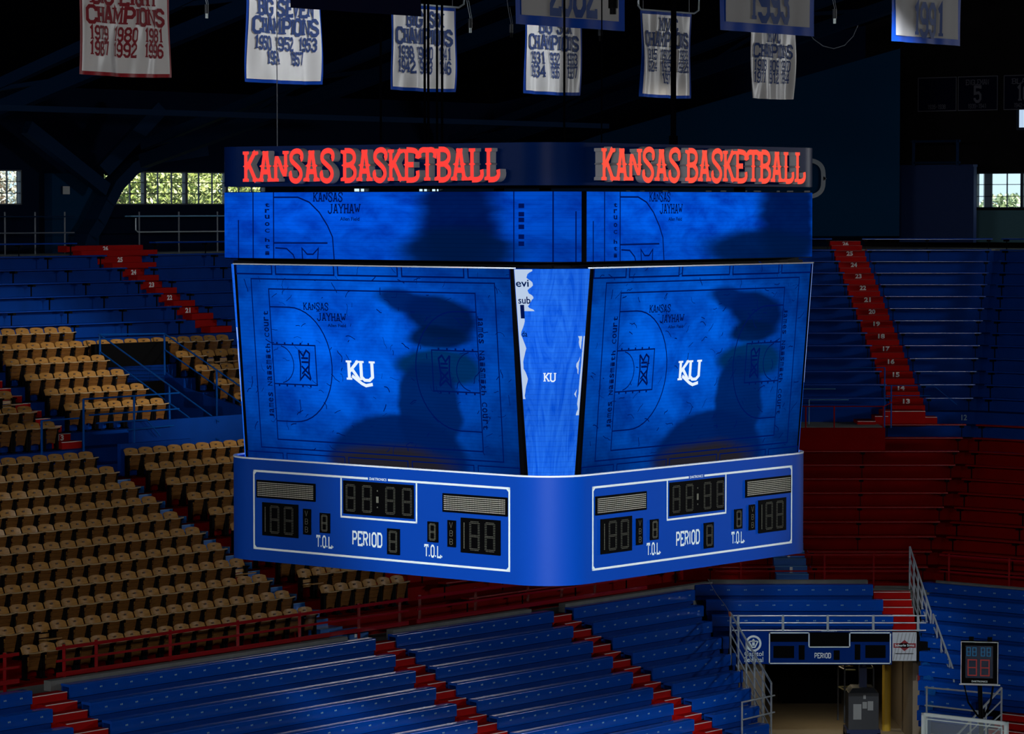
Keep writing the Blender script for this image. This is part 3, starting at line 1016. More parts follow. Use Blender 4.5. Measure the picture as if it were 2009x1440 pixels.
# walk the loop from the far end of the left face round the near corner to the far end of the right face
left_edge = [(x, -Hr) for x in (Hr - Rr, 0.8, -0.4, -(Hr - Rr))]
cor = [(-(Hr - Rr) + Rr * math.cos(math.radians(t)), -(Hr - Rr) + Rr * math.sin(math.radians(t))) for t in range(270, 179, -9)]
far_c = [((Hr - Rr) + Rr * math.cos(math.radians(t)), -(Hr - Rr) + Rr * math.sin(math.radians(t))) for t in range(360, 270, -9)]
right_edge = [(-Hr, y) for y in (-(Hr - Rr) + 0.05, 0.0, 1.2, Hr - Rr)]
near_r = [(-(Hr - Rr) + Rr * math.cos(math.radians(t)), (Hr - Rr) + Rr * math.sin(math.radians(t))) for t in range(171, 89, -9)]


def ribbon(path, seam_u=None):
    P = [Q(SQ + a, SS + b, 0) for a, b in path]
    d = [0]
    for a, b in zip(P, P[1:]):
        d.append(d[-1] + (b - a).length)
    T = d[-1]

    def fr(u, v, n):
        x = min(max(u, 0), 1) * T
        for i in range(len(P) - 1):
            if x <= d[i + 1] + 1e-9:
                break
        t = (x - d[i]) / (d[i + 1] - d[i])
        p = P[i].lerp(P[i + 1], t)
        tg = (P[i + 1] - P[i]).normalized()
        nr = V((tg.y, -tg.x, 0))
        return p + nr * n + Z_ * (zr0 + (zr1 - zr0) * v)
    return fr, T, [x / T for x in d]


pl_ = far_c[5:] + left_edge + cor[1:-1]
pr_ = cor[-1:] + right_edge + near_r[:5]
RB = []
for path, trim in ((pl_, 'l'), (pr_, 'r')):
    fr, T, us = ribbon(path)
    mb = MB()
    for a, b in zip(us, us[1:]):
        mb.face([fr(a + 1e-6, 0, 0), fr(b - 1e-6, 0, 0), fr(b - 1e-6, 1, 0), fr(a + 1e-6, 1, 0)], [(a, 0), (b, 0), (b, 1), (a, 1)])
    S_ = mb.build('ribbon_video_screen', M['ribbon' if trim == 'l' else 'ribbon_r'], SB)
    mb = MB()
    for a, b in zip(us, us[1:]):
        mb.box(fr, a + 1e-6, b - 1e-6, -0.01, 1.01, -0.15, -0.012)
    mb.build('black_cabinet', M['black'], S_)
    RB.append((fr, T, S_))
for i, (fr, T, S_) in enumerate(RB):
    # the court picture again, cropped; u here spans the ribbon
    k = 1.0
    sc = lambda u: u * 1.0
    ta = 0.010

    def rq(pts, t):
        return [[(x / T, y / 1.065) for x, y in q_] for q_ in stroke([(x * T, y * 1.065) for x, y in pts], t)]

    def fine(pts):
        out = [pts[0]]
        for a, b in zip(pts, pts[1:]):
            n = max(1, int(abs(b[0] - a[0]) / 0.03))
            out += [(a[0] + (b[0] - a[0]) * j / n, a[1] + (b[1] - a[1]) * j / n) for j in range(1, n + 1)]
        return out
    o = 0.055 if i == 0 else 0.0
    w = 0.95
    q_ = []
    for p in ([(0.071, 0), (0.071, 1)], [(0.135, 0), (0.135, 1)], [(0.025, 0), (0.025, 0.58)], [(0.135, 0.925), (0.21, 0.925), (0.245, 0.85), (0.275, 0.70), (0.30, 0.50), (0.315, 0.33), (0.32, 0.0)],
              [(0.135, 0.235), (0.30, 0.24)], [(0.14, 0.16), (0.175, 0.15), (0.195, 0.06), (0.20, 0)], [(0.224, 0.0), (0.222, 0.16), (0.238, 0.07), (0.256, 0.07), (0.272, 0.16), (0.270, 0)]):
        q_ += rq([(o + x * w, y) for x, y in fine(p)], 0.024)
    if i == 0:
        for x in (0.85, 0.936, 0.985):
            q_ += rq([(x, 0 if x < 0.98 else 0), (x, 1 if x < 0.98 else 0.72)], 0.022)
        for v in (0.80, 0.68, 0.60, 0.50, 0.36, 0.26):
            q_ += [rect(0.862, v - 0.035, 0.876, v + 0.03)]
    graphic('court_lines', q_, fr, 0.008, M['px_line'], S_)
    tq = shift(text_quads('KANSAS', 0.085, 0.135, 0.95, west=True), o + 0.257 * w, 0.86)
    tq = [[(x, min(y, 0.998)) for x, y in q2] for q2 in tq]
    tq += shift(text_quads('JAYHAW', 0.092, 0.14, 0.95, west=True), o + 0.302 * w, 0.685)
    tq += shift(font_fit('Allen Field', 0.055, 0.055, 0.02), o + 0.338 * w, 0.575)
    for ch, v in zip('truoC', (0.78, 0.69, 0.60, 0.49, 0.39)):
        tq += shift(font_fit(ch, 0.014, 0.06, 0.03), o + 0.108 * w, v)
    for ch, v in zip('hti', (0.25, 0.15, 0.05)):
        tq += shift(font_fit(ch, 0.014, 0.06, 0.03), o + 0.108 * w, v)
    graphic('picture_lettering', tq, fr, 0.010, M['px_text'], S_)

# --- sign band with channel letters
sg = band(3.68, 0.74, 13.805, 14.455, 0.1, 12).build('sign_band', M['board_dark'], SB, smooth=True)
mb = MB()
mb.prism([Q(SQ + a, SS + b, 13.80) for a, b in ring(3.5, 1.1, 5)], (0, 0, 0.03))
mb.build('dark_deck', M['black'], SB)
for fr, side, u0, u1, u2, u3, fm in ((LFn, 'left', 0.87, 2.86, 3.02, 6.25, 'neon'), (RFn, 'right', 0.81, 2.83, 2.98, 6.31, 'neon_r')):
    for txt, a, b in (('KANSAS', u0, u1), ('BASKETBALL', u2, u3)):
        tq = text_quads(txt, b - a, 0.485, 1.05, west=True, gap=0.3, spur=True)
        mb = MB()
        put2d(mb, tq, fr, a, 13.885, 0.08, 0.14)
        o = mb.build('channel_lettering', M['grey_can'], SB)
        mb = MB()
        put2d(mb, tq, fr, a, 13.885, 0.222)
        mb.build('lit_letter_face', M[fm], o)

# ================================================================== tiers
def qf(k):
    return 53.8 + 0.762 * (k - 1)


def yf(k):
    return 91.36 + 0.84 * (k - 1) if k <= 13 else 101.44 + 0.88 * (k - 13)


def sf(k):
    return 78.1 + 0.79 * (k - 1)


def FL(k):
    return 3.05 + 0.341 * (k - 1) if k <= 12 else 6.80 + 0.368 * (k - 12)


def jl(k):                       # where the long side meets the corner
    x = (A_.y * yf(k) - qf(k)) / (-A_.x)
    return V((x, yf(k), 0))


def jr(k):                       # where the corner meets the end stand
    x = (sf(k) - B_.y * yf(k)) / B_.x
    return V((x, yf(k), 0))


def up(p, z):
    return V((p.x, p.y, z))


def slab(mb, loop, z0, z1):
    mb.prism([up(p, z0) for p in loop], (0, 0, z1 - z0))


S_START = 40.0
for lo, hi, m, nm in ((1, 12, 'red_floor', 'lower'), (13, 27, 'blue_floor', 'upper')):
    ml, mc, mr = MB(), MB(), MB()
    for k in range(lo, hi):
        a, b = jl(k), jl(k + 1)
        cuts = [(S_START, None)]
        if 12 <= k <= 17:
            cuts = [(S_START, 63.75), (66.3, None)]
        for s0, s1 in cuts:
            if s1:
                slab(ml, [Q(qf(k), s0, 0), Q(qf(k), s1, 0), Q(qf(k + 1), s1, 0), Q(qf(k + 1), s0, 0)], FL(k) - 0.45, FL(k))
            else:
                slab(ml, [Q(qf(k), s0, 0), a, b, Q(qf(k + 1), s0, 0)], FL(k) - 0.45, FL(k))
        c, d = jr(k), jr(k + 1)
        slab(mc, [a, c, d, b], FL(k) - 0.45, FL(k))
        slab(mr, [c, c - A_ * 16, d - A_ * 16, d], FL(k) - 0.45, FL(k))
    for mb, w in ((ml, 'left'), (mc, 'corner'), (mr, 'right')):
        tag(mb.build('floor_%s_%s_tiers' % (w, nm), M[m]), kind='structure')
# row 12 itself: the long side keeps its red tread
mb = MB()
slab(mb, [Q(qf(12), S_START, 0), Q(qf(12), 63.75, 0), Q(qf(13), 63.75, 0), Q(qf(13), S_START, 0)], FL(12) - 0.45, FL(12))
slab(mb, [Q(qf(12), 66.3, 0), jl(12), jl(13), Q(qf(13), 66.3, 0)], FL(12) - 0.45, FL(12))
tag(mb.build('floor_left_cross_row', M['blue_floor']), kind='structure')
mb = MB()
slab(mb, [jl(12), jr(12), jr(13), jl(13)], FL(12) - 0.45, FL(12))
slab(mb, [jr(12), jr(12) - A_ * 16, jr(13) - A_ * 16, jr(13)], FL(12) - 0.45, FL(12))
tag(mb.build('floor_corner_cross_row', M['blue_floor']), kind='structure')
# top walkway
mb = MB()
a, b, c, d = jl(27), V((-0.7, 121, 0)), V((12.9, 121, 0)), jr(27)
slab(mb, [Q(qf(27), S_START, 0), a, b, Q(77.0, S_START, 0)], 11.7, FL(26) + 0.05)
slab(mb, [a, d, V((12.9, 121, 0)), b], 11.7, FL(26) + 0.05)
slab(mb, [d, d - A_ * 16, d - A_ * 16 + B_ * 3.3, V((12.9, 121, 0))], 11.7, FL(26) + 0.05)
tag(mb.build('floor_top_walkway', M['concrete']), kind='structure')
# lower walkway with its curb
mb = MB()
wl = lambda q, y: V(((A_.y * y - q) / (-A_.x), y, 0))
wr = lambda s, y: V(((s - B_.y * y) / B_.x, y, 0))
a0, a1 = wl(52.85, 90.35), jl(1)
b0, b1 = wr(77.35, 90.35), jr(1)
slab(mb, [Q(52.85, S_START, 0), a0, a1, Q(53.85, S_START, 0)], 2.5, 2.98)
slab(mb, [a0, b0, b1, a1], 2.5, 2.98)
slab(mb, [b0, b0 - A_ * 16, b1 - A_ * 16, b1], 2.5, 2.98)
tag(mb.build('floor_lower_walkway', M['concrete']), kind='structure')
STA = ((48.15, 49.19), (59.22, 59.98), (66.08, 66.88))       # aisles of the lower benches
mb = MB()
for s0, s1 in ((S_START, 47.4), (49.0, 58.6), (60.25, 65.6), (67.0, None)):
    e = [Q(52.86, s1, 0), Q(53.08, s1, 0)] if s1 else [a0, wl(53.08, 90.6)]
    slab(mb, [Q(52.86, s0, 0), e[0], e[1], Q(53.08, s0, 0)], 2.90, 3.20)
slab(mb, [a0, V((9.75, 90.35, 0)), V((9.75, 90.6, 0)), wl(53.08, 90.6)], 2.90, 3.24)
slab(mb, [b0, b0 - A_ * 16, b0 - A_ * 16 + B_ * 0.22, wr(77.57, 90.6)], 2.90, 3.22)
tag(mb.build('trim_concrete_curb', M['concrete']), kind='structure')
# dark mass under the tiers down to the ground, and the court floor
mb = MB()
slab(mb, [Q(53.0, S_START, 0), wl(53.0, 90.5), wl(53.6, 91.2), Q(53.6, S_START, 0)], 0.0, 2.9)
slab(mb, [b0 + B_ * 0.15, b0 + B_ * 0.15 - A_ * 16, b0 + B_ * 0.5 - A_ * 16, b0 + B_ * 0.5], 0.0, 2.9)
tag(mb.build('wall_under_tiers', M['wall']), kind='structure')
mb = MB()
slab(mb, [Q(-12, -8, 0), Q(-12, 69.5, 0), Q(53, 69.5, 0), Q(53, -8, 0)], -0.2, 0.0)
tag(mb.build('floor', M['tanfloor']), kind='structure')

# ================================================================== wooden chairs
CH = 0.75


def make_chair(openseat=False):
    t = thing('folding_chair', (0, 0, 0), 'x', 'chair', rotz=ROTB)
    fr = frame((0, 0, 0), X_, Y_, Z_)
    mb = MB()
    n = 6
    for i in range(n):
        for s_ in range(1):
            def pt(u, v, d):
                x = (u - 0.5) * 0.475
                z = 0.52 + (CH - 0.52 - 0.028 * (2 * u - 1) ** 4 - 0.012 * (2 * u - 1) ** 2) * v
                y = 0.055 + 0.09 * v - 0.05 * (2 * u - 1) ** 2 + d
                return V((x, y, z))
            u0, u1 = i / n, (i + 1) / n
            mb.hexa([pt(u0, 0, 0), pt(u1, 0, 0), pt(u1, 0, 0.018), pt(u0, 0, 0.018), pt(u0, 1, 0), pt(u1, 1, 0), pt(u1, 1, 0.018), pt(u0, 1, 0.018)])
    for z in (0.30, 0.41):
        mb.box(fr, -0.22, 0.22, 0.0, 0.016, z, z + 0.085)
    mb.build('backrest', M['wood_back'], t, local=True)
    mb = MB()
    if not openseat:
        for i in range(n):
            u0, u1 = i / n, (i + 1) / n

            def pt(u, v, d):
                wd = 0.335 * (0.84 + 0.16 * min(1, v * 1.6)) if v < 0.96 else 0.42
                x = (u - 0.5) * wd
                z = 0.20 + 0.40 * v - (0.03 * (2 * u - 1) ** 2 if v < 0.05 else 0) - 0.015 * (1 - (2 * u - 1) ** 2) * (v > 0.9)
                y = -0.015 - 0.085 * v - 0.02 * (2 * u - 1) ** 2 + d
                return V((x, y, z))
            for v0, v1 in ((0, 0.22), (0.235, 0.47), (0.485, 0.72), (0.735, 0.955)):
                mb.hexa([pt(u0, v0, 0), pt(u1, v0, 0), pt(u1, v0, 0.016), pt(u0, v0, 0.016), pt(u0, v1, 0), pt(u1, v1, 0), pt(u1, v1, 0.016), pt(u0, v1, 0.016)])
        se = mb.build('seat', M['wood_seat'], t, local=True)
        mb = MB()
        for i in range(n):
            u0, u1 = i / n, (i + 1) / n

            def pe(u, z, y):
                return V(((u - 0.5) * 0.46, y - 0.10 - 0.02 * (2 * u - 1) ** 2, z - 0.018 * (1 - (2 * u - 1) ** 2)))
            mb.hexa([pe(u0, 0.592, -0.045), pe(u1, 0.592, -0.045), pe(u1, 0.592, 0.03), pe(u0, 0.592, 0.03), pe(u0, 0.614, -0.045), pe(u1, 0.614, -0.045), pe(u1, 0.614, 0.03), pe(u0, 0.614, 0.03)])
        mb.build('seat_edge', M['wood_edge'], se, local=True)
    else:
        for k in range(5):
            y0 = -0.40 + k * 0.082
            mb.box(fr, -0.20, 0.20, y0, y0 + 0.07, 0.405 - 0.012 * k, 0.43 - 0.012 * k)
        mb.build('seat', M['wood_back'], t, local=True)
    for sx in (-1, 1):
        mb = MB()
        x = sx * 0.222
        mb.box(fr, x - 0.034, x + 0.034, -0.06, 0.05, 0.0, 0.56)
        mb.box(fr, x - 0.05 if sx > 0 else x, x if sx > 0 else x + 0.05, -0.02, 0.04, 0.10, 0.56)
        mb.box(fr, x - 0.04, x + 0.04, -0.13, 0.09, 0.0, 0.03)
        mb.bar((x, 0.02, 0.50), (x, -0.14, 0.56), 0.04, 0.03)
        fo = mb.build('side_frame', M['iron'], t, local=True)
        mb = MB()
        mb.box(fr, x - 0.014, x + 0.014, -0.042, -0.03, 0.40, 0.50)
        mb.build('worn_hinge', M['iron_wear'], fo, local=True)
    mb = MB()
    mb.box(fr, -0.03, 0.03, 0.085, 0.10, 0.655, 0.69)
    mb.build('number_plate', M['plate'], t, local=True)
    return t


proto = {False: make_chair(False), True: make_chair(True)}
used = {False: False, True: False}
n_chairs = 0


def place_chair(q, s, z, label, group, op=False):
    global n_chairs
    n_chairs += 1
    loc = Q(q, s, z)
    if not used[op]:
        used[op] = True
        o = proto[op]
        o.location = loc
        o['label'] = label
        o['group'] = group
        return o
    return dup(proto[op], loc, label, group)


PXE = lambda p: W_ / 2 + (p.x / p.y) * F_      # how far across the view a point stands
PIT = 0.527
ROWN = ['front row', 'second row', 'third row', 'fourth row', 'fifth row', 'sixth row', 'seventh row', 'eighth row', 'ninth row', 'tenth row', 'top row']


def cnt(i):
    return 'end' if i == 0 else ORD[i]


# lower block left of the blue stair: rows 1..11, ending at s = 58.9
OPEN_L = {(1, 15), (0, 99), (3, 0)}
for j in range(11):
    q, z = 54.2 + 0.762 * j, FL(j + 1)
    s_lo = 49.24 if j == 0 else 40
    i = 0
    s = 58.9 - PIT / 2
    while s - PIT / 2 > s_lo - 0.1 and PXE(Q(q, s + PIT / 2, z)) > -25:
        lab = 'brown folding chair, %s left of the blue stair, %s row above the red railing' % (nth(i), nth(j))
        place_chair(q, s, z, lab, 'wooden chairs left of the blue stair', (j, i) in OPEN_L)
        s -= PIT
        i += 1
# lower block right of the blue stair
for j in range(1, 11):
    q, z = 54.2 + 0.762 * j, FL(j + 1)
    i = 0
    s = 59.98 + PIT / 2
    s_hi = 63.2 if j <= 3 else 70
    while s < s_hi:
        px = PXE(Q(q, s - PIT / 2, z))
        if j >= 4 and px > 500:
            break
        if j == 3 and px > 640:
            break
        lab = 'brown folding chair, %s right of the blue stair, %s row above the red railing' % (nth(i), nth(j))
        if not (j == 3 and px < 500):
            place_chair(q, s, z, lab, 'wooden chairs right of the blue stair', (j, i) == (2, 0))
        s += PIT
        i += 1
# upper block either side of the sunken entry
UPN = {13: 'lowest', 14: 'second', 15: 'third', 16: 'fourth', 17: 'fifth', 18: 'second from top', 19: 'top'}
for k in range(13, 20):
    q, z = 53.8 + 0.762 * (k - 1) + 0.40, FL(k)
    if k >= 18:
        i = 0
        s = 64.0 if k == 19 else 68.2
        s = 63.9 - PIT / 2 if k == 19 else 63.6 - PIT / 2
        while PXE(Q(q, s + PIT / 2, z)) > -25:
            place_chair(q, s, z, 'light wooden chair, %s leftwards from the sunken entry, %s row from top, upper block' % (nth(i), nth(19 - k)), 'wooden chairs of the upper block')
            s -= PIT
            i += 1
        if k == 18:
            i = 0
            s = 63.6 + PIT / 2
            while PXE(Q(q, s, z)) < 462:
                place_chair(q, s, z, 'light wooden chair, %s behind and right of the sunken entry, second row from top' % nth(i), 'wooden chairs of the upper block')
                s += PIT
                i += 1
    else:
        i = 0
        s = 63.71 - PIT / 2
        lim = 60.15 if k >= 14 else 99
        if k == 13:
            s = 59.0 - PIT / 2
            lim = 40
        if k == 14:
            lim = 60.15
        while s - PIT / 2 > lim - 0.2 and PXE(Q(q, s + PIT / 2, z)) > -25:
            place_chair(q, s, z, 'light wooden chair, %s left of the sunken entry, %s row from top, upper block' % (nth(i), nth(19 - k)), 'wooden chairs left of the sunken entry')
            s -= PIT
            i += 1
        # left of the narrow red stair
        i = 0
        s = {17: 0, 16: 58.6, 15: 58.9, 14: 58.9, 13: 0}.get(k, 0)
        if k == 13:
            s = 0
        while s and PXE(Q(q, s, z)) > -25:
            place_chair(q, s - PIT / 2, z, 'light wooden chair, %s left of the narrow red stair, %s row from top, upper block' % (nth(i), nth(19 - k)), 'wooden chairs left of the red stair', (k, i) == (15, 0))
            s -= PIT
            i += 1
        i = 0
        s = 66.45 + PIT / 2
        while PXE(Q(q, s - PIT / 2, z)) < 466 and k >= 14:
            place_chair(q, s, z, 'light wooden chair, %s right of the sunken entry, %s row from top, upper block' % (nth(i), nth(19 - k)), 'wooden chairs right of the sunken entry', (k, i) in ((17, 2), (17, 3)))
            s += PIT
            i += 1
print('chairs', n_chairs)
for v_ in (False, True):
    if not used[v_]:
        for c_ in list(proto[v_].children_recursive):
            bpy.data.objects.remove(c_)
        bpy.data.objects.remove(proto[v_])


# ================================================================== benches of the fixed tiers
def plank_bench(p0, p1, z, inward, m, label, group, cat='bench'):
    """a long plank seat on dark brackets; p0-p1 is the front line of its tread, inward points up the stand"""
    p0, p1 = up(p0, 0), up(p1, 0)
    d = (p1 - p0).normalized()
    L = (p1 - p0).length
    t = thing('bleacher_bench', up((p0 + p1) / 2, z), label, cat, group)
    fr = lambda x, y, zz: p0 + d * x + inward * y + Z_ * (z + zz)
    mb = MB()
    prof = [(0.58, 0.385), (0.58, 0.43)] + [(0.318 - 0.018 * math.sin(a_), 0.412 + 0.018 * math.cos(a_)) for a_ in (0, 0.4, 0.8, 1.2, 1.5708)] + [(0.30, 0.385)]
    mb.prism([fr(0, y, zz) for y, zz in prof][::-1], d * L)
    mb.build('seat_plank', M[m], t, smooth=True)
    n = max(2, int(L / 2.1) + 1)
    for i in range(n):
        x = 0.12 + (L - 0.24) * i / (n - 1)
        mb = MB()
        mb.box(fr, x - 0.009, x + 0.009, 0.44, 0.48, 0.0, 0.385)
        mb.box(fr, x - 0.055, x + 0.055, 0.33, 0.55, 0.315, 0.385)
        mb.build('bracket', M['dark'], t)
    return t


# left stand, rows 20..26 on both sides of the red stair
for k in range(20, 27):
    z = FL(k)
    nm = nth(26 - k)
    a, b = (69.6, 70.75) if k < 25 else ((69.5, 71.5) if k == 25 else (69.0, 72.3))
    if k == 20:
        a = 69.0
    plank_bench(Q(qf(k), 50, 0), Q(qf(k), a, 0), z, A_, 'blue_seat', 'long blue bench left of the numbered red stair, upper left, %s row from top' % nm, 'blue benches in the upper left')
    plank_bench(Q(qf(k), b, 0), Q(qf(k), 77.0, 0), z, A_, 'blue_seat', 'blue bench between upper left numbered stair and big screen, %s row from top' % nm, 'blue benches in the upper left')
# corner: rows 13..26 either side of its red stair


def aisle_x(k):
    return 12.2 + (11.44 - 12.2) * (k - 13) / 13.0


for k in range(13, 27):
    z = FL(k)
    x = aisle_x(k)
    nm = nth(26 - k)
    xl = 8.0
    plank_bench(V((xl, yf(k), 0)), V((x - 0.52, yf(k), 0)), z, Y_, 'blue_seat', 'blue corner bench between the scoreboard and the numbered red stair, %s row from top' % nm, 'blue corner benches')
    plank_bench(V((x + 0.52, yf(k), 0)), jr(k), z, Y_, 'blue_seat', 'blue bench right of the numbered red stair, far corner, %s row from top' % nm, 'blue corner benches')
    plank_bench(jr(k) - A_ * 0.1, jr(k) - A_ * 6.5, z, B_, 'blue_seat', 'blue end stand bench at the right edge, %s row from top' % nm, 'blue end stand benches')
# red rows 1..12
for k in range(1, 12):
    z = FL(k)
    nm = nth(k - 1)
    xa = 11.25 if k >= 11 else 6.0
    if k <= 2:
        plank_bench(V((5.4, yf(k), 0)), V((7.30, yf(k), 0)), z, Y_, 'red_seat', 'red bench left of the short blue stair, %s row above the walkway' % nm, 'red corner benches')
        xa = 8.30
    elif k <= 10:
        xa = 7.6
    plank_bench(V((xa, yf(k), 0)), jr(k), z, Y_, 'red_seat', 'dark red corner bench right of the scoreboard, %s row above the walkway' % nm, 'red corner benches')
    plank_bench(jr(k) - A_ * 0.1, jr(k) - A_ * 6.5, z, B_, 'red_seat', 'dark red end stand bench at the right edge, %s row above the walkway' % nm, 'red end stand benches')
for k in range(1, 4):
    plank_bench(Q(qf(k), 64.6, 0), jl(k) - B_ * 0.2, FL(k), A_, 'red_seat', 'dark red bench behind the red railing under the scoreboard, %s row up' % nth(k - 1), 'red benches under the scoreboard')


# ================================================================== stairs
def stair(name, label, group, steps, m, nose, cat='stairs', numbers=None, nmat='number'):
    """steps: list of (frame, x0, x1, y0, y1, z0, z1)"""
    f0 = steps[0]
    t = thing(name, f0[0]((f0[1] + f0[2]) / 2, f0[3], f0[5]), label, cat, group)
    for i, (fr, x0, x1, y0, y1, z0, z1) in enumerate(steps):
        mb = MB()
        mb.box(fr, x0, x1, y0, y1, z0, z1)
        st = mb.build('step', M[m], t)
        if nose:
            mb = MB()
            mb.box(fr, x0, x1, y0 - 0.004, y0 + 0.03, z1 - 0.012, z1 + 0.004)
            mb.build('nosing', M[nose], st)
        if numbers and i in numbers:
            mb = MB()
            w = 0.215 if len(numbers[i]) > 1 else 0.08
            cx = (x0 + x1) / 2
            put2d(mb, font_fit(numbers[i], w, 0.15, 0.04), lambda u, v, n: fr(u, y0 - n, v), cx - w / 2, (z0 + z1) / 2 + (z1 - z0) / 2 - 0.172, 0.006)
            mb.build('step_number', M[nmat], st)
    return t


# right-hand corner: numbers 13..26
steps, nums = [], {}
for k in range(13, 27):
    x = aisle_x(k)
    h = 0.184
    y0, y1 = yf(k), yf(k + 1)
    z = FL(k)
    steps.append((WF, x - 0.52, x + 0.52, y0 + 0.42, y1, z - 0.05, z + h))
    if k < 26:
        nums[len(steps)] = str(k)
        steps.append((WF, x - 0.52, x + 0.52, y1 - 0.01, y1 + 0.43, z + h - 0.05, z + 2 * h + 0.01))
    else:
        nums[len(steps)] = '26'
        steps.append((WF, x - 0.52, x + 0.52, y1 - 0.01, y1 + 0.43, z + h - 0.05, z + 2 * h - 0.04))
stair('aisle_stair', 'red aisle stair numbered 13 to 26 climbing through blue benches right of the scoreboard', None, steps, 'red_step', 'red_seat', numbers=nums)
t_ = thing('row_number', V((13.86, 101.38, 6.95)), 'pale number 12 on the blue riser right of the red stair foot', 'number')
mb = MB()
put2d(mb, font_fit('12', 0.17, 0.17, 0.02), frame((13.78, 101.40, 6.92), X_, Z_, -Y_), 0, 0, 0.01)
mb.build('digits', M['seatnum'], t_)
# upper left: numbers 21..26
steps, nums = [], {}
for k in range(20, 27):
    a, b = (69.85, 70.75) if k < 25 else ((69.55, 71.4) if k == 25 else (69.0, 72.2))
    z, h = FL(k), 0.184
    steps.append((QFs := (lambda x, y, zz: Q(y, x, zz)), a + 0.25, b + 0.25, qf(k) + 0.38, qf(k + 1), z - 0.05, z + h))
    if k > 20:
        nums[len(steps)] = str(k)
    steps.append((QFs, a, b, qf(k + 1) - 0.01, qf(k + 1) + 0.385, z + h - 0.05, z + 2 * h + (0.0 if k < 26 else -0.04)))
stair('aisle_stair', 'red aisle stair numbered 21 to 26 climbing to the windows in the upper left', None, steps, 'red_step', None, numbers=nums)
# narrow red stair left of the sunken entry, number 13
steps, nums = [], {}
for k in range(13, 19):
    z, h = FL(k), 0.184
    steps.append((QFs, 59.15, 59.85, qf(k) + 0.38, qf(k + 1), z - 0.05, z + h))
    if k == 13:
        nums[len(steps)] = '13'
    steps.append((QFs, 59.1, 59.8, qf(k + 1) - 0.01, qf(k + 1) + 0.385, z + h - 0.05, z + 2 * h))
stair('aisle_stair', 'narrow red aisle stair between brown chairs on the left with step 13', None, steps, 'red_step', 'nosing', numbers=nums)
# blue stair through the lower chairs
steps, nums = [], {}
for k in range(1, 11):
    z, h = FL(k), 0.17
    if k == 1:
        steps.append((QFs, 59.0, 59.95, qf(k) - 0.4, qf(k) + 0.02, 2.95, z + 0.17))
        nums[0] = '1'
    steps.append((QFs, 59.05, 59.85, qf(k) + 0.36, qf(k + 1), z - 0.05, z + h))
    steps.append((QFs, 59.05, 59.75, qf(k + 1) - 0.01, qf(k + 1) + 0.37, z + h - 0.05, z + 2 * h))
stair('aisle_stair', 'blue aisle stair with worn pale edges running down between brown folding chairs', None, steps, 'blue_step', 'blue_nosing', numbers=nums)
# short blue stair in the corner, numbers 1 and 2
steps, nums = [], {}
for k in range(1, 5):
    z, h = FL(k) + 0.04, 0.17
    x = 7.80
    if k == 1:
        steps.append((WF, x - 0.42, x + 0.5, yf(1) - 0.45, yf(1) + 0.4, 2.95, 3.10))
    steps.append((WF, x - 0.45, x + 0.45, yf(k) + 0.40, yf(k + 1), z - 0.05, z + h))
    if k < 3:
        nums[len(steps)] = str(k)
    steps.append((WF, x - 0.45, x + 0.45, yf(k + 1) - 0.01, yf(k + 1) + 0.41, z + h - 0.05, z + 2 * h))
stair('aisle_stair', 'short blue stair with step number 1 between dark red benches under the scoreboard', None, steps, 'blue_step', 'blue_nosing', numbers=nums)
# another at the right edge
steps = []
for k in range(1, 4):
    z, h = FL(k) + 0.04, 0.17
    fr_ = frame(jr(1) - A_ * 3.4, -A_, B_, Z_)
    steps.append((fr_, -0.45 - 0.1 * k, 0.9, (k - 1) * 0.79 + 0.38, k * 0.79, z - 0.05, z + h))
    steps.append((fr_, -0.45 - 0.1 * k, 0.9, k * 0.79 - 0.01, k * 0.79 + 0.4, z + h - 0.05, z + 2 * h))
stair('aisle_stair', 'blue stair between dark red benches cut off by the right edge', None, steps, 'blue_step', 'blue_nosing')
# red stairs of the lower benches
for (s0, s1), lab in zip(STA, ('lower left corner', 'middle, below the red railing', 'right, below the scoreboard corner')):
    steps = []
    for j in range(18):
        q0 = 52.55 - 0.3175 * j
        z = 2.98 - 0.1675 * j
        if z < 0.1:
            break
        w = 0.10 if j % 2 else 0.0
        steps.append((QFs, s0 + 0.0 + (0.12 if j % 2 else 0), s1, q0, q0 + 0.335, z - 0.30, z))
    stair('aisle_stair', {'l': 'red stair with white edges between low blue benches, at the lower left corner', 'm': 'red stair with white edges between low blue benches, the middle one under the scoreboard',
          'r': 'red stair with white edges between low blue benches, the right one nearest the tunnel'}[lab[0]], 'red stairs between the low benches', steps, 'red_step', 'nosing')


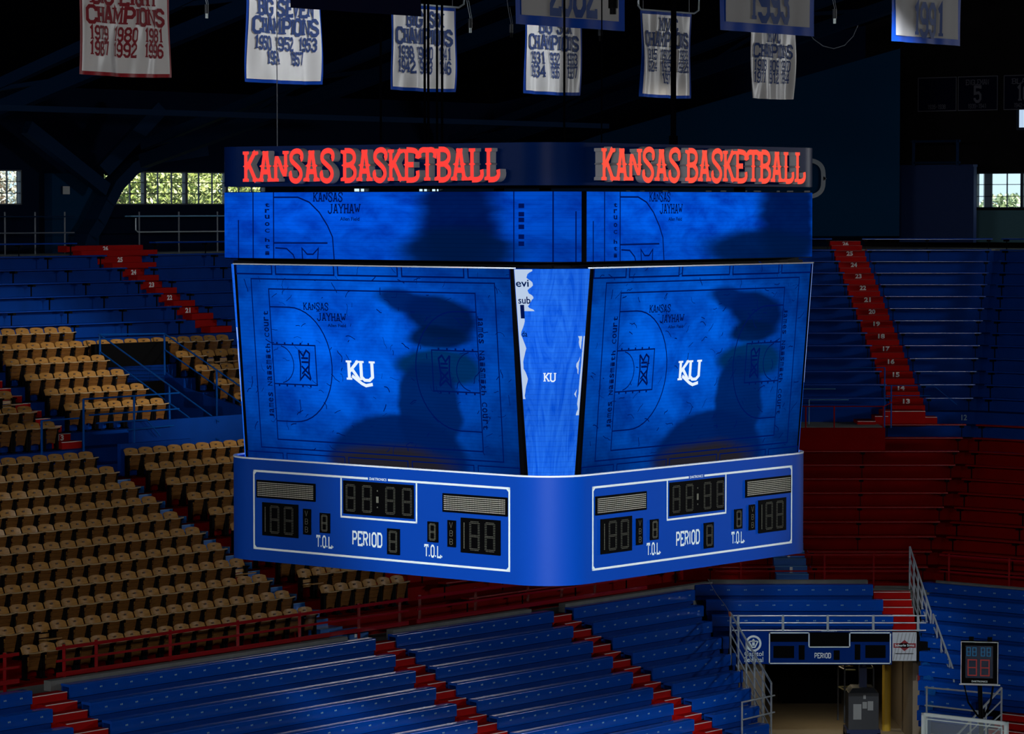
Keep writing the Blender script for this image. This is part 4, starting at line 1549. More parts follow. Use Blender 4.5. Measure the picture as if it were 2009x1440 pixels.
# ================================================================== low padded benches
def pad_bench(p0, p1, ztop, back, label, group, nums=True, skew0=None, skew1=None, face=0.29):
    """low bench: long moulded seat with a deep front; back = direction away from the court"""
    d = (p1 - p0).normalized()
    L = (p1 - p0).length
    t = thing('low_bleacher_bench', up((p0 + p1) / 2, ztop - 0.6), label, 'bench', group)
    fr = lambda x, y, zz: p0 + d * x + back * y + Z_ * (ztop + zz)
    mb = MB()
    prof = [(0.0, -face)] + [(0.03 - 0.03 * math.cos(a_), -0.03 + 0.03 * math.sin(a_)) for a_ in (0, 0.4, 0.8, 1.2, 1.5708)] + [(0.30, 0.0), (0.30, -0.05), (0.05, -0.07), (0.05, -face)]
    mb.prism([fr(0, y, z) for y, z in prof], d * L)
    mb.build('seat', M['blue_bench'], t, smooth=True)
    mb = MB()
    mb.box(fr, 0.02, L - 0.02, 0.04, 0.62, -0.42, -face - 0.02)
    mb.build('footboard', M['blue_floor'], t)
    mb = MB()
    mb.box(fr, 0.05, L - 0.05, 0.30, 0.34, -0.62, -0.05)
    mb.build('riser_board', M['blue_floor'], t)
    if nums:
        mb = MB()
        x = 0.45
        while x < L - 0.2:
            mb.box(fr, x - 0.035, x - 0.008, -0.004, 0.0, -0.15, -0.118)
            mb.box(fr, x + 0.008, x + 0.035, -0.004, 0.0, -0.15, -0.115)
            x += 0.46
        o = mb.build('seat_numbers', M['seatnum'], t)
        o['kind'] = 'stuff'
    return t


def c2(u):
    return V((u.x, u.y, 0))


SEC = ((40.0, 48.13, 'at the lower left edge'), (49.24, 59.2, 'between the left and middle red stairs'), (59.98, 66.07, 'between the middle and right red stairs'))
for s0, s1, where in SEC:
    for i in range(9):
        q = 52.5 - 0.635 * i
        z = 3.13 - 0.335 * i
        if PXE(Q(q, s1, z)) < 0 or (YH + (EYE - z) / Q(q, s1, 0).y * F_) > 1500:
            continue
        pad_bench(Q(q, s0, 0), Q(q, s1, 0), z, A_, 'low blue bench %s, %s row from top' % (where, nth(i)), 'low blue benches')
for i in range(9):
    q = 52.5 - 0.635 * i
    z = 3.13 - 0.335 * i
    s1 = 72.2 - 0.475 * i
    pad_bench(Q(q, 66.9, 0), Q(q, s1, 0), z, A_, 'low blue bench between the right red stair and the tunnel railing, %s row from top' % nth(i), 'low blue benches')
for i in range(3):
    y = 89.7 - 0.68 * i
    z = 3.19 - 0.335 * i
    x0 = (A_.y * y - (52.55 - 0.635 * i)) / (-A_.x) + 0.05
    if i == 2:
        x0 = 5.36
    else:
        x0 -= 0.42
    x1 = 9.82 + (0.2 * i)
    pad_bench(V((x0, y, 0)), V((x1, y, 0)), z, Y_, 'low blue bench above the tunnel, %s row from top' % nth(i), 'low blue benches above the tunnel')
for i in range(3, 7):
    P0 = Q(52.5 - 0.635 * i, 72.2 - 0.475 * i, 0)
    pad_bench(P0 + X_ * 0.03, V((5.72 + 0.13 * (i - 3), P0.y, 0)), 3.13 - 0.335 * i, Y_, 'short low blue bench piece against the left grid railing, %s row from top' % nth(i), 'low blue bench pieces by the railing', nums=False)
for i in range(10):
    s = 77.2 - 0.55 * i
    z = 3.18 - 0.295 * i
    # its near end steps to the right row by row
    q = 48.45 - 0.33 * i
    pad_bench(Q(q, s, 0), Q(q - 9 if i < 8 else (44.2 if i == 8 else 43.4), s, 0), z, B_, 'low blue bench right of the tunnel behind the shot clock, %s row from top' % nth(i), 'low blue benches right of the tunnel', face=0.26)
# red stairs between the corner benches and the rail above the tunnel
steps = []
for j in range(5):
    y0 = 89.85 - 0.33 * j
    z = 2.98 - 0.168 * j
    steps.append((WF, 9.86 + 0.05 * j, 10.85, y0, y0 + 0.35, z - 0.3, z))
stair('aisle_stair', 'red stair with white edges above the tunnel beside the tall grid railing', None, steps, 'red_step', 'nosing')
steps = []
for j in range(4):
    s_ = 72.6 - 0.3 * j
    fr_ = frame(Q(43.2, s_, 0), -A_, B_, Z_)
    steps.append((fr_, 0, 1.2, 0, 0.32, 0.62 - 0.16 * j - 0.2 * (j < 3), 0.62 - 0.16 * j))
stair('aisle_stair', 'few red steps at the right edge beside the glass backboard', None, steps, 'red_step', 'nosing')

# ================================================================== shell of the building
def roofz(q):
    return 17.2 + (77 - q) * 0.27 if q > 33 else 29.08 - (33 - q) * 0.27


def wallbox(mb, P, a0, a1, z0, z1, th=0.3):
    """P(a, d) gives the wall line at parameter a, depth d outwards"""
    mb.hexa([up(P(a0, 0), z0), up(P(a1, 0), z0), up(P(a1, th), z0), up(P(a0, th), z0), up(P(a0, 0), z1), up(P(a1, 0), z1), up(P(a1, th), z1), up(P(a0, th), z1)])


def wall_with(name, P, a0, a1, ztop, holes, m, th=0.3):
    """holes: (a0, a1, z0, z1) sorted along a"""
    mb = MB()
    cur = a0
    for h0, h1, z0, z1 in holes:
        wallbox(mb, P, cur, h0, -1.5, ztop, th)
        wallbox(mb, P, h0, h1, -1.5, z0, th)
        wallbox(mb, P, h0, h1, z1, ztop, th)
        cur = h1
    wallbox(mb, P, cur, a1, -1.5, ztop, th)
    return tag(mb.build(name, M[m]), kind='structure')


LWp = lambda s, d: Q(77.0 + d, s, 0)
RWp = lambda q, d: Q(-q, 101.9 + d, 0)
WIN_L = [(66.9, 70.35, 13.52, 14.60), (73.8, 81.35, 13.52, 14.60), (85.75, 86.6, 13.52, 14.12), (89.2, 90.6, 13.52, 14.12)]
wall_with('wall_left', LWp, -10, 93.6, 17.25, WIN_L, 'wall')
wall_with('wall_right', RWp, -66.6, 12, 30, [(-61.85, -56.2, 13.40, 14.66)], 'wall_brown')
mb = MB()
wallbox(mb, lambda x, d: V((x, 121.0 + d, 0)), -1.0, 13.1, -1.5, 21)
tag(mb.build('wall_corner', M['wall']), kind='structure')
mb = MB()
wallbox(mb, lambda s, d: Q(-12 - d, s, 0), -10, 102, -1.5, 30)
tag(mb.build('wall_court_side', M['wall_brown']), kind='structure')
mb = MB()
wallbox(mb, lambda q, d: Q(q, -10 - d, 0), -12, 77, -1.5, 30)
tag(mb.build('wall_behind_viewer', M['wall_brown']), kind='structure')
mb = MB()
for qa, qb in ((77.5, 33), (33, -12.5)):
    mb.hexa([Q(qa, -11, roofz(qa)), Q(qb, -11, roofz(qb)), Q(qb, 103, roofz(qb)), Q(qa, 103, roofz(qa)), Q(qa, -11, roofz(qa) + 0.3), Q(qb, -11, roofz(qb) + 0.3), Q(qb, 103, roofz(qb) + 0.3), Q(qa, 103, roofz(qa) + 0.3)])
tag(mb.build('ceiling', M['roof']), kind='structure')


mb = MB()
slab(mb, [Q(-12.3, -10.3, 0), Q(77.3, -10.3, 0), Q(77.3, 102.2, 0), Q(-12.3, 102.2, 0)], -1.6, -1.4)
tag(mb.build('floor_foundation', M['dark']), kind='structure')


def window(n, P, a0, a1, z0, z1, nm, ncol, nrow):
    """nm big lights, each of ncol x nrow panes"""
    t = bpy.data.objects.new('window_%d' % n, None)
    COL.objects.link(t)
    t['kind'] = 'structure'
    loc = up(P((a0 + a1) / 2, 0.1), z0)
    t.location = loc
    WM[t.name] = Matrix.Translation(loc)
    mb = MB()
    w = (a1 - a0) / nm

    def b_(x0, x1, y0, y1, d0=0.08, d1=0.14):
        mb.hexa([up(P(x0, d0), y0), up(P(x1, d0), y0), up(P(x1, d1), y0), up(P(x0, d1), y0), up(P(x0, d0), y1), up(P(x1, d0), y1), up(P(x1, d1), y1), up(P(x0, d1), y1)])
    for i in range(nm + 1):
        x = a0 + i * w
        b_(x - 0.055, x + 0.055, z0, z1, 0.04, 0.2)
    b_(a0, a1, z0, z0 + 0.04, 0.04, 0.2)
    b_(a0, a1, z1 - 0.04, z1, 0.04, 0.2)
    mb.build('window_frame', M['frame_dark'], t)
    mb = MB()
    for i in range(nm):
        for j in range(1, ncol):
            x = a0 + i * w + w * j / ncol
            b_(x - 0.012, x + 0.012, z0, z1)
    for j in range(1, nrow):
        z = z0 + (z1 - z0) * j / nrow
        b_(a0, a1, z - 0.012, z + 0.012)
    mb.build('glazing_bars', M['frame_dark'], t)
    mb = MB()
    mb.face([up(P(a0, 0.11), z0), up(P(a1, 0.11), z0), up(P(a1, 0.11), z1), up(P(a0, 0.11), z1)])
    mb.build('glass_pane', M['glass'], t)


window(1, LWp, 66.9, 70.35, 13.52, 14.60, 2, 3, 3)
window(2, LWp, 73.8, 81.35, 13.52, 14.60, 4, 3, 3)
window(3, LWp, 85.75, 86.6, 13.52, 14.12, 1, 2, 2)
window(4, LWp, 89.2, 90.6, 13.52, 14.12, 2, 2, 2)
window(5, RWp, -61.85, -56.2, 13.40, 14.66, 3, 3, 3)
# small high window in the end wall: a lit pane set in its own frame
t = thing('high_window', Q(59.6, 101.85, 16.2), 'small bright window high in the dark wall at the right edge', 'window')
mb = MB()
fr = frame(Q(60.15, 101.9, 0), -A_, Z_, -B_)
mb.box(fr, 0, 1.5, 16.15, 16.95, 0.0, 0.05)
mb.build('window_frame', M['frame_dark'], t)
mb = MB()
mb.box(fr, 0.12, 1.4, 16.24, 16.86, 0.05, 0.06)
mb.build('bright_glass', emis('daylit_frosted_glass', (0.55, 0.72, 0.95), 0.9), t)

# blue partition in the corner and the lower one beside the window
mb = MB()
mb.prism([V((-2.6, 116.6, 12.42)), V((13.62, 116.6, 12.42)), V((13.62, 116.6, 19.0)), V((3.15, 116.6, 16.0)), V((0.9, 116.6, 15.2)), V((-2.6, 116.6, 14.0))], (0, 0.2, 0))
pt_ = tag(mb.build('wall_partition_tall', M['panel']), kind='structure')
mb = MB()
fr = frame(Q(63.8, 100.0, 0), -A_, Z_, -B_)
mb.box(fr, 0.0, 3.05, 12.2, 14.85, -0.2, 0.0)
mb.box(fr, -0.15, 3.05, 14.85, 14.93, -0.25, 0.05)
tag(mb.build('wall_partition_low', mat('blue_low_partition', (0.0, 0.018, 0.10), 0.6, noise=0.1)), kind='structure')
mb = MB()
fr = frame(Q(61.8, 101.6, 0), -A_, Z_, -B_)
mb.box(fr, 0.0, 6.0, 12.2, 13.33, -0.2, 0.0)
tag(mb.build('wall_sill_panel', M['sill']), kind='structure')
mb = MB()
for z in (15.0, 15.75):
    mb.bar(Q(63.2, 99.8, z), Q(61.2, 99.8, z), 0.1, 0.08)
mb.bar(Q(61.3, 99.8, 14.9), Q(61.3, 99.8, 15.8), 0.1)
mb.bar(Q(63.1, 99.8, 14.9), Q(63.1, 99.8, 15.8), 0.1)
tag(mb.build('duct_frame', M['truss']), 'dark boxy frame standing on the blue low partition left of the right window', 'frame')


# letters on the partition
def wall_letter(x0, z0, w, h, quads, label):
    mb = MB()
    put2d(mb, quads, frame((x0, 116.59, z0), X_, Z_, -Y_), 0, 0, 0, 0.06)
    return tag(mb.build('wall_letter', M['grey_letter']), label, 'letter', 'grey letters on the blue partition')


wall_letter(10.02, 13.72, 1.0, 1.45, [[(x * 1.0 / 4, y * 1.45 / 6) for x, y in q_] for q_ in stroke(chaikin([(0.2, 0.35), (2.3, 0.35), (3.55, 1.2), (3.7, 3), (3.55, 4.8), (2.3, 5.65), (0.2, 5.65)], 2), 0.62) + [[(3.7, 3.3), (4.15, 3.0), (3.7, 2.7), (3.6, 3)]]],
            'large pale grey rounded letter on the wall right of the scoreboard sign')
for px0, px1, w_ in ((1228, 1236, 'first'), (1255, 1264, 'second'), (1300, 1310, 'third'), (1384, 1395, 'fourth'), (1413, 1424, 'fifth'), (1455, 1465, 'sixth'), (1478, 1492, 'seventh'), (1523, 1529, 'eighth'), (1543, 1555, 'ninth'), (1577, 1588, 'tenth')):
    x0, x1 = (px0 - W_ / 2) / F_ * 116.6, (px1 - W_ / 2) / F_ * 116.6
    wall_letter(x0, 13.3, x1 - x0, 0.75, [rect(0, 0, x1 - x0, 0.72)], 'pale grey letter top seen in the gap above the right ribbon screen, %s from left' % w_)


# ================================================================== trusses and pipes
def truss(s, q0, z0, q1, z1, depth=1.5, knee=True, lab=''):
    mb = MB()
    n = 12
    A, Bq = Q(q0, s, z0), Q(q1, s, z1)
    dz = lambda t: depth
    mb.bar(A, Bq, 0.34, 0.42)
    mb.bar(A + Z_ * 0.5, Bq + Z_ * depth, 0.26, 0.3)
    for i in range(n):
        t0, t1 = i / n, (i + 1) / n
        a, b = A.lerp(Bq, t0), A.lerp(Bq, t1)
        at_, bt_ = (A + Z_ * 0.5).lerp(Bq + Z_ * depth, t0), (A + Z_ * 0.5).lerp(Bq + Z_ * depth, t1)
        mb.bar(a, bt_, 0.12) if i % 2 else mb.bar(at_, b, 0.12)
    if knee:
        pts = [Q(q0 + 0.2, s, 11.8), Q(q0 + 0.1, s, 12.6), Q(q0 - 0.3, s, 13.4), Q(q0 - 1.0, s, 14.1), Q(q0 - 2.2, s, z0 + 0.35)]
        for a, b in zip(pts, pts[1:]):
            mb.bar(a, b + (b - a) * 0.05, 0.5, 0.55)
    o = mb.build('ceiling_truss', M['truss'])
    o['kind'] = 'structure'
    return o


truss(62.0, 76.6, 14.1, 33, 25.5)
truss(74.0, 75.4, 14.9, 33, 25.5, knee=False)
truss(90.0, 76.2, 15.3, 33, 26.0, knee=False)
# deep knee frame in front of the left windows
mb = MB()
pts = [(76.3, 72.1, 11.95), (76.3, 72.33, 12.5), (76.3, 72.72, 12.95), (76.3, 73.12, 13.55), (76.3, 73.55, 14.15), (76.2, 74.15, 14.68), (76.0, 75.0, 15.05), (75.4, 76.6, 15.3)]
for a, b in zip(pts, pts[1:]):
    mb.bar(Q(*a), Q(*b) + (Q(*b) - Q(*a)) * 0.06, 0.4, 0.62, up=A_)
mb.bar(Q(76.0, 69.6, 15.9), Q(76.0, 72.9, 14.0), 0.3, 0.42)
mb.bar(Q(76.0, 72.8, 14.6), Q(75.2, 74.6, 16.6), 0.35, 0.45)
o = mb.build('trim_knee_brace', M['truss'])
o['kind'] = 'structure'
mb = MB()
mb.hexa([Q(76.6, 71.2, 11.95), Q(76.6, 73.2, 11.95), Q(76.95, 73.2, 11.95), Q(76.95, 71.2, 11.95), Q(76.6, 71.2, 14.5), Q(76.6, 73.2, 14.5), Q(76.95, 73.2, 14.5), Q(76.95, 71.2, 14.5)])
o = mb.build('wall_pier_left', M['panel'])
o['kind'] = 'structure'
mb = MB()
mb.bar(Q(66.5, 45, 16.1), Q(66.5, 86.5, 16.1), 0.14, 0.16)
tag(mb.build('roof_pipe', M['truss']), 'long thin pipe crossing the dark roof space above the scoreboard', 'pipe')
t = thing('exit_notice', Q(76.5, 71.75, 13.9), 'tiny pale square notice on the blue pier left of the windows', 'sign')
mb = MB()
mb.box(frame(Q(76.55, 71.6, 0), B_, Z_, -A_), 0, 0.28, 13.85, 14.1, 0, 0.03)
mb.build('board', M['paper'], t)

# rear benches and rail below the left windows
for i, (s0, s1, lab) in enumerate(((73.4, 79.5, 'pale rail and counter below the left windows'), (66.5, 71.0, 'dark rail below the window at the left edge'))):
    t = thing('counter_rail', Q(75.6, (s0 + s1) / 2, 12.05), lab + ', beside the knee brace', 'railing')
    mb = MB()
    mb.bar(Q(75.5, s0, 13.16), Q(75.5, s1, 13.16), 0.28, 0.035)
    mb.build('counter_top', M['blue_nosing' if i == 0 else 'truss'], t)
    mb = MB()
    mb.tube([Q(75.4, s0 + 0.25, 13.1), Q(75.4, s0 + 0.25, 12.72), Q(75.4, s0 + 0.35, 12.66), Q(75.4, s1, 12.66)], 0.022)
    mb.build('foot_rail', M['steel' if i == 0 else 'wire'], t)
    for k in range(4):
        s = s0 + 0.5 + (s1 - s0 - 0.8) * k / 3
        mb = MB()
        mb.tube([Q(75.5, s, 12.0), Q(75.5, s, 13.30)], 0.025)
        mb.build('post', M['wire'], t)


# ================================================================== banners
def banner(name, s0, q, w, ztop, zbot, border, cloth, lines, label, group, inkm, seed, shift_n=0.0, rod=False, amp=0.06, bw=0.07, drop=0.0):
    """cloth hung in a vertical plane along B_; lines: (text, u0, u1, z0, z1) with u in 0..1"""
    t = thing('championship_banner', Q(q, s0, zbot), label, 'banner', group)
    rnd = random.Random(seed)
    ph = [rnd.uniform(0, 6.28) for _ in range(6)]
    H = ztop - zbot

    def fr(u, z, n):
        v = (z - zbot) / H
        d = amp * (0.5 + 0.8 * (1 - v)) * (math.sin(u * 17 + ph[0] + 3 * v) * 0.5 + math.sin(u * 31 + ph[1] - 2 * v) * 0.3 + math.sin(u * 9 + 5 * v + ph[2]) * 0.5)
        d += amp * 0.7 * math.sin(3.1 * u) * math.sin(6 * v + 7 * abs(u - 0.5) + ph[3]) * (1 - v)
        return Q(q - d - n, s0 + (u - 0.5) * w, z - drop * (1 - v) * math.sin(math.pi * u) - 0.0)

    def panel(u0, u1, z0, z1, n, nu=80, nz=40):
        mb = MB()
        for i in range(nu):
            for j in range(nz):
                a, b = u0 + (u1 - u0) * i / nu, u0 + (u1 - u0) * (i + 1) / nu
                c, d = z0 + (z1 - z0) * j / nz, z0 + (z1 - z0) * (j + 1) / nz
                mb.face([fr(a, c, n), fr(b, c, n), fr(b, d, n), fr(a, d, n)])
        return mb
    panel(0, 1, zbot, ztop, 0.0).build('border_cloth', M[border], t, smooth=True)
    panel(bw / w, 1 - bw / w, zbot + bw * 1.0, ztop - bw, 0.012).build('white_cloth', M[cloth], t, smooth=True)
    mb = MB()
    for txt, u0, u1, z0, z1 in lines:
        for q_ in text_quads(txt, u1 - u0, z1 - z0, (1.4 if w > 2.07 else 1.2) if not txt.isdigit() else (1.25 if w > 2.07 else 1.1)):
            # cut long strokes so the lettering follows the folds
            (ax, ay), (bx, by), (cx, cy), (dx, dy) = q_
            L = max(math.hypot((bx - ax) * w, by - ay), 1e-6)
            n = max(1, int(L / 0.05))
            for k in range(n):
                t0, t1 = k / n, (k + 1) / n
                p = [(ax + (bx - ax) * t0, ay + (by - ay) * t0), (ax + (bx - ax) * t1, ay + (by - ay) * t1), (dx + (cx - dx) * t1, dy + (cy - dy) * t1), (dx + (cx - dx) * t0, dy + (cy - dy) * t0)]
                mb.face([fr(u0 + x, z0 + y, 0.034) for x, y in p])
    mb.build('banner_lettering', M[inkm], t)
    if rod:
        mb = MB()
        mb.tube([Q(q, s0 - w / 2 - 0.08, ztop + 0.45), Q(q, s0 - w / 2 - 0.08, ztop + 0.1), Q(q, s0 - w / 2 + 0.02, ztop + 0.02), Q(q, s0 + w / 2 + 0.1, ztop + 0.02), Q(q, s0 + w / 2 + 0.28, ztop + 0.1), Q(q, s0 + w / 2 + 0.30, ztop + 0.45)], 0.022)
        mb.build('hanging_pipe', M['steel'], t)
    else:
        mb = MB()
        mb.tube([Q(q, s0 - w / 2, ztop + 0.01), Q(q, s0 + w / 2, ztop + 0.01)], 0.02)
        mb.build('hanging_pipe', M['dark'], t)
    for du in (-0.45, 0.45):
        mb = MB()
        mb.tube([Q(q, s0 + du * w, ztop), Q(q, s0 + du * w, roofz(q) - 0.05)], 0.006, 4)
        mb.build('suspension_wire', M['wire'], t)
    return t


def years(rows, base, zs):
    out = []
    for r_, (z0, z1) in zip(rows, zs):
        n = len(r_)
        us = {3: ((0.09, 0.31), (0.39, 0.62), (0.70, 0.91)), 2: ((0.24, 0.44), (0.56, 0.76)), 1: ((0.39, 0.61),)}[n]
        for txt, (a, b) in zip(r_, us):
            out.append((txt, a, b, base + z0, base + z1))
    return out


Q0, S0, DS = 46.2, 44.95, 4.36
ZS2 = ((0.68, 0.92), (0.39, 0.63))
ZS3 = ((0.88, 1.10), (0.61, 0.83), (0.34, 0.56))
BN = [
    ('BIG EIGHT', [('1979', '1980', '1981'), ('1987', '1992', '1996')], 'cloth_red', 'ink_red', 'red-bordered white championship banner with red lettering at the upper left', 2.38, (0.12, 0.86)),
    ('BIG SEVEN', [('1950', '1952', '1953'), ('1954', '1957')], 'cloth_blue', 'ink_blue', 'brightest blue-bordered banner, titles 1950 to 1957, second hanging banner from left', 2.20, (0.12, 0.88)),
    ('BIG SIX', [('1938', '1940', '1941'), ('1942', '1943', '1946')], 'cloth_blue', 'ink_blue', 'white banner with titles 1938 to 1946 behind four thin black cables', 2.10, (0.22, 0.80)),
    ('BIG SIX', [('1931', '1932', '1933'), ('1934', '1936', '1937')], 'cloth_blue', 'ink_blue', 'bright white banner with titles 1931 to 1937 below the 2002 banner', 2.05, (0.25, 0.80)),
    ('MVC', [('1915', '1922', '1923'), ('1924', '1925', '1926'), ('1927',)], 'cloth_blue', 'ink_blue', 'white banner with titles 1915 to 1927 crossed by a thick black hoist rod', 2.00, (0.34, 0.68)),
    ('MVC', [('1908', '1909', '1910'), ('1911', '1912', '1914')], 'cloth', 'ink_blue', 'dim plain white banner with titles 1908 to 1914 below the 1993 banner', 1.80, (0.36, 0.66)),
]
PXC = (248, 559, 832, 1085, 1306, 1514)
for i, (ttl, rows, bord, ink, lab, w, (ta, tb)) in enumerate(BN):
    s = S0 + DS * i
    # keep to the row, spaced as they hang
    c = (PXC[i] - W_ / 2) / F_
    s = Q0 * (c * A_.y - A_.x) / (B_.x - c * B_.y)
    base = Q(Q0, s, 0).y
    zb = EYE + (YH - (150, 164, 179, 186, 192, 194)[i]) / F_ * base
    k = len(rows)
    top = 1.80
    if k == 3:
        L = [('CHAMPIONS', 0.07, 0.93, zb + 1.18, zb + 1.50), (ttl, ta, tb, zb + 1.54, zb + 1.84)] + years(rows, zb, ZS3)
        H = 1.98
    else:
        L = [('CHAMPIONS', 0.07, 0.93, zb + 1.0, zb + 1.30), (ttl, ta, tb, zb + 1.37, zb + 1.66)] + years(rows, zb, ZS2)
        H = 1.80 if i == 2 else 2.3
    banner('b', s, Q0, w, zb + H, zb, bord, 'cloth', L, lab, 'championship banners', ink, 11 + i, rod=i in (2, 4), drop=0.02, bw=0.005 if i == 5 else 0.07)
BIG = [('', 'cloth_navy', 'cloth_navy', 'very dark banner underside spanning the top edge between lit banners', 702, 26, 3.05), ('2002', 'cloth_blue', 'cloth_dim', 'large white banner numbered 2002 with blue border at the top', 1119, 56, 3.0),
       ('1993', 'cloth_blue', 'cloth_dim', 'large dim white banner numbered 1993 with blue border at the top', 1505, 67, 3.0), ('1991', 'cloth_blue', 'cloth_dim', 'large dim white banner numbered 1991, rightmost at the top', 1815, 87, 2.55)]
for i, (txt, bord, cl, lab, pc, py, w) in enumerate(BIG):
    c = (pc - W_ / 2) / F_
    qb = 34.7
    s = qb * (c * A_.y - A_.x) / (B_.x - c * B_.y)
    zb = EYE + (YH - py) / F_ * Q(qb, s, 0).y
    L = [(txt, 0.30, 0.72, zb + (0.24 if i < 3 else 0.16) + 0.0, zb + (0.90 if i < 3 else 0.74))] if txt else []
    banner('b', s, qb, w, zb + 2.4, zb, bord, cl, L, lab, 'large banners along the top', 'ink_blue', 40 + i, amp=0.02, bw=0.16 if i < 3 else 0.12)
# retired number banners on the end wall
for q0, w, name, num, yr, lab in ((64.15, 1.62, '', '', '1935-1938', 'dark framed number banner with hidden number, leftmost on the end wall'), (62.48, 1.64, 'ENGLEMAN', '5', '1939-1941', 'dark framed banner with the number 5 on the end wall'),
                                  (60.6, 1.66, 'BLACK', '10', '1942-1947', 'dark framed number banner cut off by the right edge of the picture')):
    t = thing('number_banner', Q(q0 - w / 2, 101.7, 16.86), lab, 'banner', 'number banners on the end wall')
    fr = frame(Q(q0, 101.75, 0), -A_, Z_, -B_)
    mb = MB()
    mb.box(fr, 0, w, 16.86, 18.08, 0, 0.02)
    mb.build('cloth', M['cloth_navy'], t)
    mb = MB()
    put2d(mb, outline(0.0, 16.86, w, 18.08, 0.03), fr, 0, 0, 0.024)
    mb.build('pale_edging', M['grey_ink'], t)
    mb = MB()
    if name:
        put2d(mb, text_quads(name, 0.95, 0.17, 0.9), fr, 0.33, 17.78, 0.024)
    if num:
        put2d(mb, text_quads(num, 0.28 * len(num) + 0.04, 0.52, 1.2), fr, w / 2 - 0.16 * len(num), 17.18, 0.024)
    put2d(mb, text_quads(yr, 0.75, 0.14, 0.9), fr, 0.42, 16.95, 0.024)
    mb.build('banner_lettering', M['grey_ink'], t)

# hoist cables and rods
CB = [(545, 38, 42, 'thin pale wire from the second banner down to the scoreboard sign', 0.008, 'wire', 14.46), (834, 33.5, 41, 'first of four thin black cables before the third banner', 0.022, 'cable', 14.46), (841, 34, 41, 'second of four thin black cables before the third banner', 0.022, 'cable', 14.46),
      (858, 34.4, 41, 'third of four thin black cables before the third banner', 0.02, 'cable', 14.46), (868, 34.6, 41.5, 'fourth of four thin black cables before the third banner', 0.022, 'cable', 14.46), (1107, 31.6, 41, 'thin black cable before the bright fourth banner', 0.02, 'cable', 14.46),
      (1180, 31.5, 41, 'thin dark cable left of the thick hoist rod', 0.012, 'cable', 14.46), (748, 36, 41, 'faint black cable at the middle of the dark banner', 0.02, 'cable', 14.46)]
for px, q, _, lab, r_, m, zb in CB:
    c = (px - W_ / 2) / F_
    y = 54.0
    mb = MB()
    mb.tube([V((c * y, y, zb - 0.05)), V((c * y, y, 26))], r_, 5)
    o = tag(mb.build('hoist_cable', M[m]), lab, 'cable', 'cables hanging over the scoreboard')
t = thing('hoist_rod', V((0.0486 * 53.5, 53.5, 14.4)), 'thick black hoist rod dropping to the scoreboard sign across a banner', 'rod')
mb = MB()
mb.tube([V((0.0486 * 53.5, 53.5, 14.4)), V((0.0486 * 53.5, 53.5, 27))], 0.045, 8)
mb.build('rod', M['cable'], t)
mb = MB()
mb.tube([V((0.0486 * 53.5, 53.5, 14.40)), V((0.0486 * 53.5, 53.5, 14.62))], 0.07, 8)
mb.build('coupling', M['cable'], t)

# small hanging microphones / lamps
for px, py, y, lab in ((408, 38, 62, 'small hanging microphone between the first and second banners'), (923, 66, 62, 'small hanging microphone right of the third banner'), (1003, 75, 66, 'small dark hanging microphone left of the 2002 banner'), (1177, 82, 58, 'small hanging microphone right of the 1931 banner'), (1635, 48, 60, 'small dark hanging microphone right of the 1993 banner'), (1202, 30, 50, 'black hanging device in front of the 2002 banner')):
    c = (px - W_ / 2) / F_
    z = EYE + (YH - py) / F_ * y
    big = 1.9 if py == 30 else 1.0
    t = thing('hanging_microphone', V((c * y, y, z)), lab, 'microphone', 'microphones hung over the court')
    fr = frame((c * y, y, z), X_, Y_, Z_)
    mb = MB()
    mb.tube([fr(0, 0, 0.09), fr(0, 0, 0.26 * big)], 0.038 * big, 8)
    mb.build('body', M['machine' if big == 1 else 'black'], t)
    mb = MB()
    mb.tube([fr(0, 0, 0.0), fr(0, 0, 0.04), fr(0, 0, 0.09)], 0.026 * big, 8)
    mb.build('capsule', M['white' if py < 72 and big == 1 else 'dark'], t)
    mb = MB()
    mb.tube([fr(0, 0, 0.26 * big), fr(-0.05, 0, 0.5), fr(-0.12, 0, 1.0), fr(-0.12, 0, 6)], 0.007, 4)
    mb.tube([fr(0.03, 0, 0.26 * big), fr(-0.03, 0, 0.6)], 0.005, 4)
    mb.build('hanging_wire', M['steel' if px in (408, 923) else 'wire'], t)
mb = MB()
mb.tube([V((x, 62, z)) for x, z in ((5.52, 16.75), (5.62, 16.6), (5.80, 16.47), (6.0, 16.42), (6.2, 16.48), (6.36, 16.65), (6.45, 16.85))], 0.008, 5)
tag(mb.build('slack_wire', M['wire']), 'thin slack wire looping between the 1993 banner and the 1991 banner', 'wire')


# ================================================================== railings
def rail(name, label, posts, bars, m, pr=0.03, br=0.03, group=None, flat=False):
    p0 = V(posts[0][0])
    t = thing(name, p0, label, 'railing', group)
    for a, b in posts:
        mb = MB()
        mb.bar(a, b, pr * 2) if flat else mb.tube([a, b], pr, 8)
        mb.build('post', M[m], t)
    for pts in bars:
        mb = MB()
        if flat:
            mb.bar(pts[0], pts[1], br * 1.2, pts[2] if len(pts) > 2 and not isinstance(pts[2], V) else br * 2)
        else:
            mb.tube(pts, br, 8)
        mb.build('rail', M[m], t)
    return t


